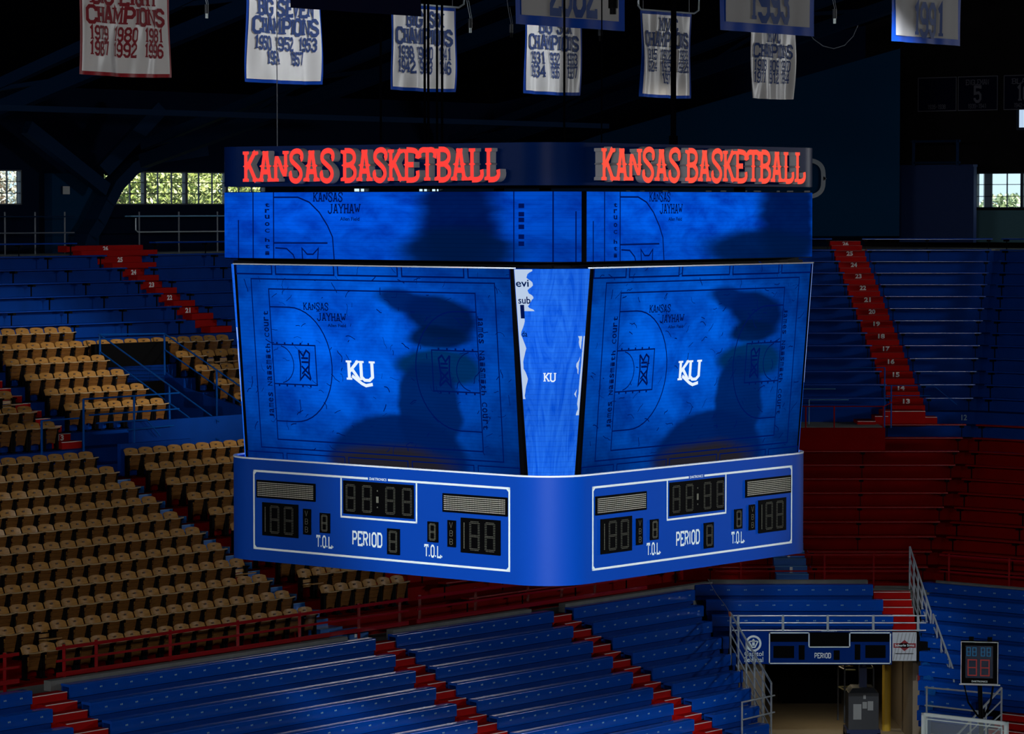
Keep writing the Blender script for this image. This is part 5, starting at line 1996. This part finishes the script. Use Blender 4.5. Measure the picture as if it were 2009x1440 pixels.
POSTL = {'left': [44.6, 46.4, 48.0], 'mid': [49.73, 50.7, 53.0, 55.2, 57.3, 59.4, 60.9], 'right': [61.65, 63.8, 65.9, 67.3, 68.7]}
for key, s0, s1, lab in (('left', 43.0, 48.35, 'red railing at the lower left edge before the wooden chairs'), ('mid', 49.45, 61.15, 'long red railing before the front row of brown folding chairs'), ('right', 61.45, 70.9, 'red railing under the scoreboard right of the gap')):
    rail('guard_railing', lab, [(Q(53.22, s, 2.98), Q(53.22, s, 3.90)) for s in POSTL[key]],
         [(Q(53.16, s0, 3.84), Q(53.16, s1, 3.84), 0.07), (Q(53.16, s0, 3.56), Q(53.16, s1, 3.56), 0.05), (Q(53.16, s0, 3.26), Q(53.16, s1, 3.26), 0.10)], 'red_rail', 0.035, 0.03, 'red railings', flat=True)
# red rail along the corner and end, in front of row one
rail('guard_railing', 'thin red railing along the walkway below the red corner benches', [(V((x, 90.8, 2.98)), V((x, 90.8, 3.95))) for x in (6.3, 8.6, 9.95, 11.0)],
     [(V((5.6, 90.8, 3.9)), V((11.1, 90.8, 3.9)), 0.05), (V((5.6, 90.8, 3.45)), V((11.1, 90.8, 3.45)), 0.04)], 'red_rail', 0.025, 0.022, 'red railings', flat=True)
e0 = wr(77.8, 90.8)
rail('guard_railing', 'thin red railing along the walkway of the end stand at the right', [(up(e0 - A_ * d, 2.98), up(e0 - A_ * d, 3.95)) for d in (0.3, 2.2, 4.2)],
     [(up(e0, 3.9), up(e0 - A_ * 7, 3.9), 0.05), (up(e0, 3.45), up(e0 - A_ * 7, 3.45), 0.04)], 'red_rail', 0.025, 0.022, 'red railings', flat=True)
# parapet of the sunken corner entry
t = thing('entry_parapet', V((9, 98.8, FL(9))), 'dark red solid parapet wall with pale top beside the scoreboard', 'parapet')
mb = MB()
mb.box(WF, 6.4, 11.15, 98.75, 98.95, 5.9, 6.86)
mb.build('front_board', M['red_floor'], t)
mb = MB()
mb.box(WF, 6.4, 11.1, 98.95, 101.3, 6.60, 6.88)
mb.build('concrete_ledge', M['concrete'], t)
mb = MB()
mb.box(WF, 6.4, 11.0, 101.25, 101.42, 6.8, 7.42)
mb.build('blue_back_board', M['blue_floor'], t)
rail('guard_railing', 'red railing on the pale ledge of the corner parapet', [(V((x, 98.85, 6.86)), V((x, 98.85, 7.5))) for x in (8.78, 9.63, 11.1)], [(V((7.6, 98.85, 7.5)), V((11.12, 98.85, 7.5))), (V((11.12, 98.85, 7.5)), V((11.4, 99.3, 7.6)))], 'red_rail', 0.022, 0.016, 'red railings')
# landing and side steps below aisle step 13
steps = [(WF, 11.25, 12.55, 100.4, 101.45, 6.8, 7.26), (WF, 12.5, 12.95, 100.7, 101.45, 6.7, 7.06), (WF, 11.0, 11.4, 100.2, 101.2, 6.8, 7.12), (WF, 10.45, 11.0, 100.0, 101.2, 6.7, 6.98)]
stair('landing_steps', 'red landing with pale top edges at the foot of the numbered red stair', None, steps, 'red_step', 'nosing')
rail('aisle_railing', 'thin blue railing beside the foot of the numbered red stair', [(V((11.22, 99.6, 6.8)), V((11.22, 99.6, 8.63))), (V((11.42, 99.6, 6.8)), V((11.42, 99.6, 8.1)))],
     [(V((8.9, 99.6, 8.6)), V((11.22, 99.6, 8.63))), (V((11.1, 99.6, 8.08)), V((12.7, 99.6, 8.08)), V((13.4, 99.6, 7.5))), (V((11.2, 99.6, 7.78)), V((12.6, 99.6, 7.78)))], 'blue_rail', 0.022, 0.013, 'blue railings')
rail('aisle_railing', 'pale thin handrail below the blue benches next to the scoreboard', [(V((9.0, 100.2, 6.85)), V((9.0, 100.2, 7.62)))], [(V((9.0, 100.2, 7.62)), V((10.2, 100.2, 7.62))), (V((8.7, 100.2, 7.95)), V((9.8, 100.2, 7.95)))], 'blue_nosing', 0.015, 0.012, 'blue railings')

# sunken entry on the left: walls, door, railings
mb = MB()
qa, qb = 62.0, qf(18)
mb.prism([Q(qa, 66.3, FL(11) + 0.0), Q(qb, 66.3, FL(11)), Q(qb, 66.3, FL(17) + 0.15), Q(qf(17), 66.3, FL(16) + 0.1), Q(qa, 66.3, FL(12) + 0.75)], B_ * 0.12)
mb.prism([Q(qa, 63.63, FL(11) + 0.0), Q(qb, 63.63, FL(11)), Q(qb, 63.63, FL(17) + 0.1), Q(qa, 63.63, FL(12) + 0.1)], B_ * 0.12)
mb.hexa([Q(qa - 0.2, 63.7, 6.5), Q(qa - 0.2, 66.4, 6.5), Q(qb, 66.4, 6.5), Q(qb, 63.7, 6.5), Q(qa - 0.2, 63.7, 6.75), Q(qa - 0.2, 66.4, 6.75), Q(qb, 66.4, 6.75), Q(qb, 63.7, 6.75)])
tag(mb.build('wall_sunken_entry', M['blue_floor']), kind='structure')
mb = MB()
mb.hexa([Q(qb, 63.6, 6.5), Q(qb, 66.45, 6.5), Q(qb + 0.15, 66.45, 6.5), Q(qb + 0.15, 63.6, 6.5), Q(qb, 63.6, 9.66), Q(qb, 66.45, 9.66), Q(qb + 0.15, 66.45, 9.66), Q(qb + 0.15, 63.6, 9.66)])
tag(mb.build('wall_sunken_entry_back', M['black']), kind='structure')  # near-black colour stands in for the shade inside the entry
mb = MB()
mb.box(QF, qf(12) + 0.05, qf(12) + 0.17, 60.6, 67.5, 6.3, 7.85)
tag(mb.build('entry_front_board', M['blue_floor']), 'plain blue board below the sunken entry above the chairs', 'panel')
# a sloping board running from the entry down to the front board, and boards between
t = thing('door_light', Q(qb - 0.1, 64.5, 8.5), 'faint greenish door fitting in the dark sunken entry', 'door fitting')
mb = MB()
mb.box(QF, qb - 0.06, qb - 0.02, 64.35, 64.43, 8.3, 8.75)
mb.build('push_bar', M['sill'], t)
mb = MB()
mb.box(QF, qb - 0.06, qb - 0.02, 64.0, 64.12, 8.3, 8.7)
mb.build('label_plate', M['sill'], t)
rail('entry_railing', 'blue railing around the left side of the sunken entry', [(Q(66.7, 63.75, FL(18) - 0.3), Q(66.7, 63.75, 9.93)), (Q(64.0, 63.75, FL(14) - 0.1), Q(64.0, 63.75, 8.6))],
     [(Q(66.7, 63.75, 9.93), Q(62.1, 63.75, 7.7)), (Q(66.7, 63.75, 9.46), Q(62.1, 63.75, 7.2))], 'blue_rail', 0.03, 0.022, 'blue railings')
rail('entry_railing', 'blue railing across the back and down the right side of the sunken entry', [(Q(66.75, 66.3, FL(18) - 0.3), Q(66.75, 66.3, 9.88)), (Q(64.7, 66.3, FL(14)), Q(64.7, 66.3, 8.93))],
     [(Q(66.75, 63.75, 9.93), Q(66.75, 66.3, 9.88)), (Q(66.75, 66.3, 9.88), Q(62.0, 66.3, 7.65)), (Q(66.75, 66.3, 9.43), Q(62.0, 66.3, 7.2))], 'blue_rail', 0.03, 0.022, 'blue railings')
rail('ramp_railing', 'blue ramp railing with shiny ends in front of the sunken entry', [(Q(62.09, 58.75, 6.7), Q(62.09, 58.75, 8.54)), (Q(62.09, 60.55, 6.7), Q(62.09, 60.55, 8.55)), (Q(62.09, 57.3, 6.7), Q(62.09, 57.3, 8.06))],
     [(Q(62.09, 58.75, 8.54), Q(62.09, 62.2, 8.55)), (Q(62.09, 58.95, 8.12), Q(62.09, 62.2, 8.13)), (Q(62.09, 60.3, 7.67), Q(62.09, 62.0, 7.70)), (Q(62.09, 57.3, 8.06), Q(62.09, 58.6, 8.06)), (Q(62.09, 59.2, 7.9), Q(62.09, 61.0, 7.9), Q(62.09, 61.5, 7.45))], 'blue_rail', 0.03, 0.022, 'blue railings')
mb = MB()
mb.hexa([Q(62.03, 60.0, 6.5), Q(62.03, 62.6, 6.5), Q(62.15, 62.6, 6.5), Q(62.15, 60.0, 6.5), Q(62.03, 60.0, 7.32), Q(62.03, 62.6, 7.32), Q(62.15, 62.6, 7.32), Q(62.15, 60.0, 7.32)])
tag(mb.build('ramp_board', M['blue_floor']), 'low blue board behind the top row of lower chairs', 'panel')


# grid railings down both sides of the tunnel
def grid_rail(label, top, bot, h0, h1, n_post, n_bar, r_=0.018, post_r=0.024, ext=0.0):
    """top, bot: feet of the first and last post"""
    top, bot = V(top), V(bot)
    t = thing('grid_railing', top, label, 'railing', 'pale steel railings round the tunnel')
    for i in range(n_post):
        u = i / (n_post - 1)
        f = top.lerp(bot, u)
        h = h0 + (h1 - h0) * u
        mb = MB()
        mb.tube([f, f + Z_ * h], post_r, 8)
        mb.build('post', M['steel'], t)
    for j in range(n_bar):
        v = (j + 1) / n_bar
        a, b = top + Z_ * h0 * v, bot + Z_ * h1 * v
        mb = MB()
        mb.tube([a, b], r_ if j < n_bar - 1 else r_ * 1.5, 8)
        mb.build('rail', M['steel'], t)
    return t


grid_rail('pale grid railing sloping down left of the tunnel, ending beside the low benches', (5.78, 87.2, 1.35), (6.58, 83.6, -0.1), 1.38, 1.49, 6, 5)
grid_rail('upper pale grid railing sloping down from the red benches right of the tunnel', (10.91, 90.5, 2.6), (11.24, 88.5, 1.25), 1.55, 1.36, 6, 5)
grid_rail('lower pale grid railing sloping down beside the shot clock', (11.29, 88.4, 1.15), (11.54, 86.0, -0.15), 1.40, 1.49, 6, 5)
grid_rail('pale railing of slanting bars behind the shot clock and backboard', (11.89, 80.0, 0.2), (10.2, 78.6, -0.6), 1.6, 1.0, 5, 5)
rail('end_railing', 'two pale level rails behind the shot clock stand', [(V((10.15, 80.6, 0)), V((10.15, 80.6, 1.75)))], [(V((10.1, 80.6, 1.72)), V((11.95, 80.6, 1.55))), (V((10.1, 80.6, 1.28)), V((11.5, 80.6, 1.12)))], 'steel', 0.024, 0.022, 'pale steel railings round the tunnel')
rail('end_railing', 'short pale two-bar railing at the bottom of the benches left of the tunnel', [(V((5.73, 82.0, -0.3)), V((5.73, 82.0, 1.16)))], [(V((5.73, 82.0, 1.14)), V((6.55, 82.0, 1.32))), (V((5.73, 82.0, 0.70)), V((6.55, 82.0, 0.90)))], 'steel', 0.024, 0.022, 'pale steel railings round the tunnel')
rail('tunnel_railing', 'level pale railing of three bars on top of the tunnel signs', [(V((x, 87.6, 2.2)), V((x, 87.6, 2.63))) for x in (6.01, 7.2, 8.39, 9.6, 10.79)],
     [(V((5.85, 87.6, z)), V((11.0, 87.6, z))) for z in (2.61, 2.42, 2.22)], 'steel', 0.035, 0.018, 'pale steel railings round the tunnel')

# rope tied to the top of the left grid railing
t = thing('tie_rope', V((5.75, 87.1, 2.7)), 'thin pale rope rising from the left grid railing to the scoreboard', 'rope')
mb = MB()
mb.tube([V((5.76, 87.1, 2.73)), V((5.55, 86.0, 3.1)), V((5.25, 85.0, 3.52)), V((4.98, 84.0, 4.0))], 0.008, 5)
mb.build('cord', M['concrete'], t)
mb = MB()
mb.tube([V((5.76, 87.1, 2.66)), V((5.74, 87.1, 2.78))], 0.03, 6)
mb.build('orange_knot', mat('orange_knot', (0.5, 0.12, 0.04), 0.6), t)

# ================================================================== tunnel
mb = MB()
mb.box(WF, 6.0, 11.6, 85.0, 104.2, -1.2, -1.0)
tag(mb.build('floor_tunnel', M['tanfloor']), kind='structure')
mb = MB()
mb.box(WF, 5.8, 12.0, 104.0, 104.3, -1.2, 2.2)
mb.box(WF, 6.0, 6.75, 87.9, 88.3, -1.2, 1.40)
mb.box(WF, 6.0, 6.5, 88.3, 104.0, -1.2, 1.38)
tag(mb.build('wall_tunnel_left', M['beige']), kind='structure')
mb = MB()
mb.box(WF, 10.78, 11.22, 88.6, 104.0, -1.2, 1.40)
tag(mb.build('wall_tunnel_right', M['beige']), kind='structure')
mb = MB()
mb.box(WF, 6.0, 11.3, 87.75, 104.0, 1.40, 1.90)
tag(mb.build('ceiling_tunnel', M['dark']), kind='structure')
mb = MB()
mb.prism([Q(48.0, 76.3, -0.2), Q(48.0, 76.3, 2.2), Q(45.6, 73.2, 0.9), Q(45.0, 72.0, 0.3), Q(45.0, 72.0, -0.2)], (0.1, 0.1, 0))
tag(mb.build('bench_end_board', M['blue_step']), 'plain blue end board of the low benches right of the tunnel', 'panel')

t = thing('lettered_sign', V((6.45, 87.5, 1.34)), 'small blue bank sign with round white emblem left of the tunnel scoreboard', 'sign')
fr = frame((0, 87.5, 0), X_, Z_, -Y_)
mb = MB()
mb.box(fr, 5.95, 6.80, 1.34, 2.2, -0.1, 0.0)
mb.build('board', mat('deep_blue_sign', (0.0, 0.030, 0.26), 0.5, spec=0.05), t)
mb = MB()
cx, cz = 6.41, 1.885
em = stroke(arc_pts(cx, cz, 0.185, 0.19, 0, 360, 28), 0.055)
for k in range(12):
    a = math.radians(30 * k)
for pl in ([(cx - 0.12, cz + 0.06), (cx - 0.04, cz - 0.10), (cx + 0.04, cz - 0.10), (cx + 0.12, cz + 0.06)],):
    em += stroke(pl, 0.035)
em += [rect(cx - 0.11, cz + 0.045, cx + 0.11, cz + 0.075), rect(cx - 0.035, cz - 0.06, cx + 0.035, cz + 0.03), [(cx - 0.06, cz + 0.06), (cx + 0.06, cz + 0.06), (cx, cz + 0.13)]]
put2d(mb, em, fr, 0, 0, 0.01)
mb.build('emblem', M['white'], t)
mb = MB()
put2d(mb, font_fit('Capitol', 0.50, 0.17, 0.008), fr, 6.17, 1.51, 0.01)
put2d(mb, font_fit('Federal', 0.50, 0.135, 0.008), fr, 6.17, 1.385, 0.01)
mb.build('sign_lettering', M['white'], t)

t = thing('tunnel_scoreboard', V((8.44, 87.5, 1.34)), 'small blue scoreboard with white border above the tunnel opening', 'scoreboard')
mb = MB()
mb.box(fr, 6.80, 10.09, 1.32, 2.2, -0.12, 0.0)
mb.build('housing', mat('navy_scoreboard_face', (0.0, 0.025, 0.19), 0.5, spec=0.05), t)
mb = MB()
put2d(mb, outline(6.82, 1.34, 10.06, 2.185, 0.03) + outline(7.87, 1.775, 8.98, 2.185, 0.03), fr, 0, 0, 0.012)
mb.build('white_border_line', M['white'], t)
for a, b, c, d, nm in ((6.86, 1.93, 7.86, 2.14, 'message_panel'), (8.99, 1.93, 10.02, 2.14, 'message_panel'), (6.94, 1.50, 7.49, 1.82, 'score_panel'), (7.61, 1.45, 7.77, 1.84, 'foul_panel'), (7.91, 1.81, 8.94, 2.15, 'clock_panel'), (8.54, 1.45, 8.70, 1.70, 'period_panel'), (9.10, 1.45, 9.25, 1.86, 'foul_panel'), (9.38, 1.50, 9.92, 1.84, 'score_panel')):
    mb = MB()
    mb.box(fr, a, c, b, d, 0.0, 0.014)
    mb.build(nm, M['black'], t)
mb = MB()
put2d(mb, text_quads('PERIOD', 0.44, 0.125, 1.05, serif=False), fr, 8.03, 1.50, 0.012)
put2d(mb, font_fit('DAKTRONICS', 0.40, 0.03, 0.02), fr, 8.22, 2.192, 0.0)
mb.build('lettering', M['white'], t)

t = thing('lettered_sign', V((10.42, 87.5, 1.4)), 'white sign with dark red diamond right of the tunnel scoreboard', 'sign')
mb = MB()
mb.box(fr, 10.10, 10.74, 1.42, 2.18, -0.05, 0.0)
mb.build('board', mat('white_sign_face', (0.55, 0.60, 0.66), 0.5), t)
mb = MB()
for k in range(6):
    x = 10.16 + k * 0.1
    mb.prism([fr(max(10.11, x - 0.08), 1.44, 0.004), fr(max(10.11, x - 0.08) + 0.03, 1.44, 0.004), fr(min(10.73, x + 0.12), 2.16, 0.004), fr(min(10.73, x + 0.12) - 0.03, 2.16, 0.004)], (0, -0.001, 0))
mb.build('grey_stripes', mat('grey_sign_stripe', (0.36, 0.40, 0.44), 0.5), t)
mb = MB()
put2d(mb, [[(10.24, 1.83), (10.42, 1.68), (10.60, 1.83), (10.42, 1.98)], rect(10.13, 1.77, 10.72, 1.89)], fr, 0, 0, 0.008)
mb.build('red_diamond', M['signred'], t)
mb = MB()
put2d(mb, font_fit('Schurle Signs', 0.52, 0.075, 0.02), fr, 10.16, 1.795, 0.014)
mb.build('sign_lettering', M['white'], t)
mb = MB()
put2d(mb, [rect(10.18, 1.605, 10.66, 1.625)], fr, 0, 0, 0.010)
mb.build('small_print_line', M['dark'], t)

# wall devices on the right pillar
mb = MB()
mb.tube([V((10.98, 88.6, 1.22)), V((10.98, 88.52, 1.22))], 0.10, 12)
tag(mb.build('wall_horn', M['machine']), 'round dark horn on the beige pillar right of the tunnel', 'horn')
mb = MB()
mb.box(WF, 10.90, 11.20, 88.5, 88.6, 0.72, 0.92)
tag(mb.build('fire_alarm_box', M['signred']), 'dark red box on the beige pillar below the horn', 'alarm box')
mb = MB()
mb.tube([V((10.35, 91, -1.0)), V((10.35, 91, 1.4))], 0.12, 12)
tag(mb.build('yellow_column', M['yellow']), 'yellow column in the tunnel under the white diamond sign', 'column')
t = thing('equipment_case', V((8.9, 97, -1.0)), 'big black draped case standing in the tunnel left of the lift', 'case')
mb = MB()
mb.hexa([(7.9, 96, -1.0), (9.6, 96, -1.0), (9.6, 98, -1.0), (7.9, 98, -1.0), (8.2, 96, 0.95), (9.6, 96, 0.95), (9.6, 98, 0.95), (8.2, 98, 0.95)])
mb.build('body', M['black'], t)
mb = MB()
mb.box(WF, 8.1, 9.7, 95.9, 98.1, 0.95, 1.15)
mb.build('cover', M['dark'], t)
mb = MB()
mb.bar((8.05, 95.9, 1.0), (7.85, 95.7, -0.9), 0.25, 0.12)
mb.build('hanging_flap', M['black'], t)

# personnel lift
LX, LY = 9.52, 89.6
t = thing('personnel_lift', V((LX, LY, -1.0)), 'dark grey personnel lift with mast and rail cage parked in the tunnel', 'lift')
mb = MB()
mb.box(WF, LX - 0.40, LX + 0.42, LY - 0.35, LY + 0.5, -0.72, 0.30)
mb.hexa([(LX - 0.38, LY - 0.35, 0.30), (LX + 0.40, LY - 0.35, 0.30), (LX + 0.40, LY + 0.5, 0.30), (LX - 0.38, LY + 0.5, 0.30), (LX - 0.28, LY - 0.25, 0.42), (LX + 0.30, LY - 0.25, 0.42), (LX + 0.30, LY + 0.45, 0.42), (LX - 0.28, LY + 0.45, 0.42)])
mb.build('body', M['machine'], t)
mb = MB()
mb.box(WF, LX - 0.08, LX + 0.12, LY - 0.1, LY + 0.15, 0.3, 1.25)
mb.build('mast', M['machine_blue'], t)
mb = MB()
mb.box(WF, LX - 0.13, LX + 0.15, LY - 0.14, LY + 0.18, 1.25, 1.36)
mb.build('mast_cap', M['yellow_tube'], t)
mb = MB()
mb.box(WF, LX - 0.45, LX + 0.46, LY - 0.4, LY + 0.55, -0.85, -0.70)
mb.build('chassis', M['machine_blue'], t)
for x in (-0.45, 0.38):
    for y in (-0.3, 0.4):
        mb = MB()
        mb.tube([V((LX + x - 0.0, LY + y, -0.87)), V((LX + x + 0.09, LY + y, -0.87))], 0.13, 12)
        mb.build('wheel', M['black'], t)
for nm, a, b, c, d in (('instruction_sticker', -0.27, -0.05, -0.42, 0.0), ('warning_sticker', -0.02, 0.10, -0.12, 0.06), ('warning_sticker', 0.12, 0.27, -0.17, 0.08), ('warning_sticker', 0.0, 0.07, 0.14, 0.25), ('warning_sticker', 0.0, 0.09, 0.98, 1.12)):
    mb = MB()
    yy = LY - 0.362 if d < 0.9 else LY - 0.112
    mb.box(WF, LX + a, LX + b, yy - 0.004, yy, c, d)
    mb.build(nm, M['paper'], t)
for z in (0.30, 0.86, 1.08):
    mb = MB()
    mb.tube([V((LX - 0.16, LY + 0.2, z)), V((LX - 0.45, LY + 0.2, z)), V((LX - 0.58, LY + 0.7, z + 0.02)), V((LX - 0.16, LY + 0.8, z + 0.02))], 0.018, 6)
    mb.build('cage_rail', M['yellow_tube'], t)
for x, y in ((-0.45, 0.2), (-0.58, 0.7), (0.36, 0.4)):
    mb = MB()
    mb.tube([V((LX + x, LY + y, -0.6)), V((LX + x, LY + y, 1.1 if x < 0 else 0.9))], 0.024, 6)
    mb.build('cage_post', M['machine'], t)
mb = MB()
mb.tube([V((LX + 0.14, LY + 0.4, 0.88)), V((LX + 0.36, LY + 0.4, 0.88)), V((LX + 0.30, LY + 0.7, 0.98))], 0.018, 6)
mb.build('cage_rail', M['yellow_tube'], t)

# ================================================================== basket and shot clock
t = thing('glass_backboard', V((8.3, 60.7, 0)), 'glass basketball backboard with white frame at the lower right edge', 'backboard')
bx = frame(Q(32.83, 52.33, 0), -A_, Z_, -B_)
mb = MB()
put2d(mb, outline(0, 3.0, 1.83, 4.07, 0.06), bx, 0, 0, -0.05, 0.07)
mb.build('white_frame', M['white'], t)
mb = MB()
mb.box(bx, 0.05, 1.78, 3.05, 4.02, -0.02, 0.0)
mb.build('glass', M['glass'], t)
mb = MB()
put2d(mb, outline(0.10, 3.09, 1.73, 3.97, 0.02), bx, 0, 0, 0.004)
put2d(mb, outline(0.61, 3.15, 1.22, 3.60, 0.05), bx, 0, 0, 0.004)
mb.build('white_court_marks', M['white'], t)
mb = MB()
ro = bx(0.915, 3.05, 0.38)
mb.tube([ro + V((math.cos(a / 12 * 6.2832) * 0.23, math.sin(a / 12 * 6.2832) * 0.23, 0)) for a in range(13)], 0.012, 6)
mb.build('rim', M['signred'], t)
mb = MB()
mb.tube([bx(0.915, 3.4, -0.05), bx(0.915, 2.6, -1.6), bx(0.915, 0.1, -2.6)], 0.09, 8)
mb.box(bx, 0.3, 1.5, 0, 0.5, -3.4, -2.2)
mb.build('support_arm', M['dark'], t)

t = thing('shot_clock', V((8.93, 63, 4.36)), 'black framed shot clock with faint blue and red digits on a black stand', 'shot clock')
o_ = V((8.58, 63.0, 0))
dr = (V((9.28, 62.86, 0)) - o_).normalized()
cf = frame(o_, dr, Z_, V((dr.y, -dr.x, 0)))
mb = MB()
mb.box(cf, 0, 0.71, 4.36, 5.18, -0.16, 0.0)
mb.build('housing', M['black'], t)
mb = MB()
put2d(mb, outline(0.0, 4.36, 0.71, 5.18, 0.016), cf, 0, 0, 0.005)
mb.build('pale_edging', M['steel'], t)
mb = MB()
put2d(mb, [rect(0.09, 4.48, 0.61, 5.10)], cf, 0, 0, 0.003)
mb.build('display_glass', mat('display_navy', (0.004, 0.02, 0.06), 0.15), t)
mb = MB()
sg_ = []
for u in (0.11, 0.22, 0.38, 0.49):
    sg_ += outline(u, 4.90, u + 0.08, 5.07, 0.016) + [rect(u, 4.975, u + 0.08, 4.99)]
put2d(mb, sg_, cf, 0, 0, 0.007)
mb.build('time_digits', M['glow_blue'], t)
mb = MB()
sg_ = []
for u in (0.13, 0.37):
    sg_ += outline(u, 4.52, u + 0.18, 4.84, 0.022) + [rect(u, 4.67, u + 0.18, 4.69)]
put2d(mb, sg_, cf, 0, 0, 0.007)
mb.build('shot_digits', M['glow_red'], t)
mb = MB()
put2d(mb, font_fit('DAKTRONICS', 0.30, 0.035, 0.03), cf, 0.21, 4.40, 0.007)
mb.build('maker_lettering', M['white'], t)
for u in (0.15, 0.50):
    mb = MB()
    mb.box(cf, u, u + 0.09, 5.18, 5.26, -0.12, -0.03)
    mb.build('top_beacon', M['black'], t)
mb = MB()
mb.tube([cf(0.36, 4.36, -0.1), cf(0.40, 3.3, -0.1), cf(0.42, 0.0, -0.1)], 0.045, 8)
mb.build('stand_post', M['dark'], t)
for a, b in ((0.06, 0.34), (0.62, 0.44)):
    mb = MB()
    mb.tube([cf(a, 4.36, -0.05), cf(a + (b - a) * 0.3, 4.0, -0.05), cf(b, 3.72, -0.08)], 0.02, 6)
    mb.build('stand_arm', M['dark'], t)
mb = MB()
mb.bar(cf(-0.03, 4.35, -0.03), cf(0.75, 4.35, -0.03), 0.03, 0.025)
mb.build('lower_bar', M['steel'], t)

# ================================================================== outside the windows
def tree(x, y, z, rx, rz, n, leaf, label, m, group='trees beyond the windows', seed=1):
    rnd = random.Random(seed)
    t = thing('tree', V((x, y, 0)), label, 'tree', group)
    mb = MB()
    for _ in range(n):
        while True:
            a, b, c = rnd.uniform(-1, 1), rnd.uniform(-1, 1), rnd.uniform(-1, 1)
            if 0.25 < a * a + b * b + c * c < 1:
                break
        p = V((x + a * rx, y + b * rx * 0.7, z + c * rz))
        d = V((rnd.uniform(-1, 1), rnd.uniform(-1, 1), rnd.uniform(-1, 1))).normalized()
        e = d.cross(V((rnd.uniform(-1, 1), rnd.uniform(-1, 1), rnd.uniform(-1, 1)))).normalized()
        l = leaf * rnd.uniform(0.6, 1.4)
        mb.face([p - d * l, p + e * l * 0.45, p + d * l, p - e * l * 0.45])
    mb.build('foliage', m, t)
    mb = MB()
    mb.tube([V((x, y, 0)), V((x + 0.2, y, z * 0.5)), V((x, y, z + rz * 0.3))], 0.22, 8)
    for k in range(7):
        a = rnd.uniform(0, 6.28)
        mb.tube([V((x, y, z - rz * 0.7 + k * 0.25 * rz)), V((x + math.cos(a) * rx * 0.7, y + math.sin(a) * rx * 0.4, z - rz * 0.3 + k * 0.22 * rz))], 0.05, 5)
    mb.build('trunk', M['bark'], t)
    return t


def leafmat(name, a, b, c):
    m = mat(name, a, 0.5)
    nt = m.node_tree
    p = nt.nodes['Principled BSDF']
    ge = nt.nodes.new('ShaderNodeNewGeometry')
    r = nt.nodes.new('ShaderNodeValToRGB')
    r.color_ramp.interpolation = 'LINEAR'
    r.color_ramp.elements[0].color = (*a, 1)
    r.color_ramp.elements[1].color = (*c, 1)
    e = r.color_ramp.elements.new(0.55)
    e.color = (*b, 1)
    nt.links.new(ge.outputs['Random Per Island'], r.inputs['Fac'])
    nt.links.new(r.outputs['Color'], p.inputs['Base Color'])
    return m


LM = leafmat('mixed_green_leaves', (0.10, 0.16, 0.03), (0.30, 0.36, 0.09), (0.65, 0.72, 0.40))
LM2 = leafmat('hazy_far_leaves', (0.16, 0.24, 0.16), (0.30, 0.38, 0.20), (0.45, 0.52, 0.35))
for i, (s, q, m_, lab) in enumerate(((85.0, 88.0, LM, 'sunlit leafy tree filling the left part of the left windows'), (90.0, 88.5, LM, 'sunlit leafy tree filling the right part of the left windows'))):
    p = Q(q, s, 0)
    tree(p.x, p.y, 14.2, 3.6, 2.0, 22000, 0.105, lab, m_, seed=20 + i)
p = Q(88, 79.3, 0)
tree(p.x, p.y, 13.8, 2.6, 2.2, 7000, 0.09, 'pale tree seen through the window at the left edge', leafmat('dry_pale_leaves', (0.35, 0.34, 0.26), (0.5, 0.5, 0.4), (0.7, 0.7, 0.6)), seed=31)
for i, (x, y, rz) in enumerate(((25.0, 185, 1.9), (28.2, 188, 2.3), (31.0, 190, 1.9))):
    tree(x, y, 11.9, 2.6, rz, 3500, 0.22, ['hazy distant tree at the left of the right window', 'hazy distant tree at the middle of the right window', 'hazy distant tree at the right edge of the picture'][i], LM2, seed=40 + i)
mb = MB()
mb.bar((17.5, 122.0, 0), (17.5, 122.0, 20), 0.28)
tag(mb.build('outside_post', M['frame_dark']), 'dark post standing outside the right window', 'post')
mb = MB()
mb.hexa([(-260, 118.5, -0.4), (260, 118.5, -0.4), (260, 420, -0.4), (-260, 420, -0.4), (-260, 118.5, -0.2), (260, 118.5, -0.2), (260, 420, -0.2), (-260, 420, -0.2)])
tag(mb.build('ground_outside', mat('outside_grass', (0.10, 0.14, 0.05), 0.9, noise=0.3, nscale=0.1)), kind='structure')
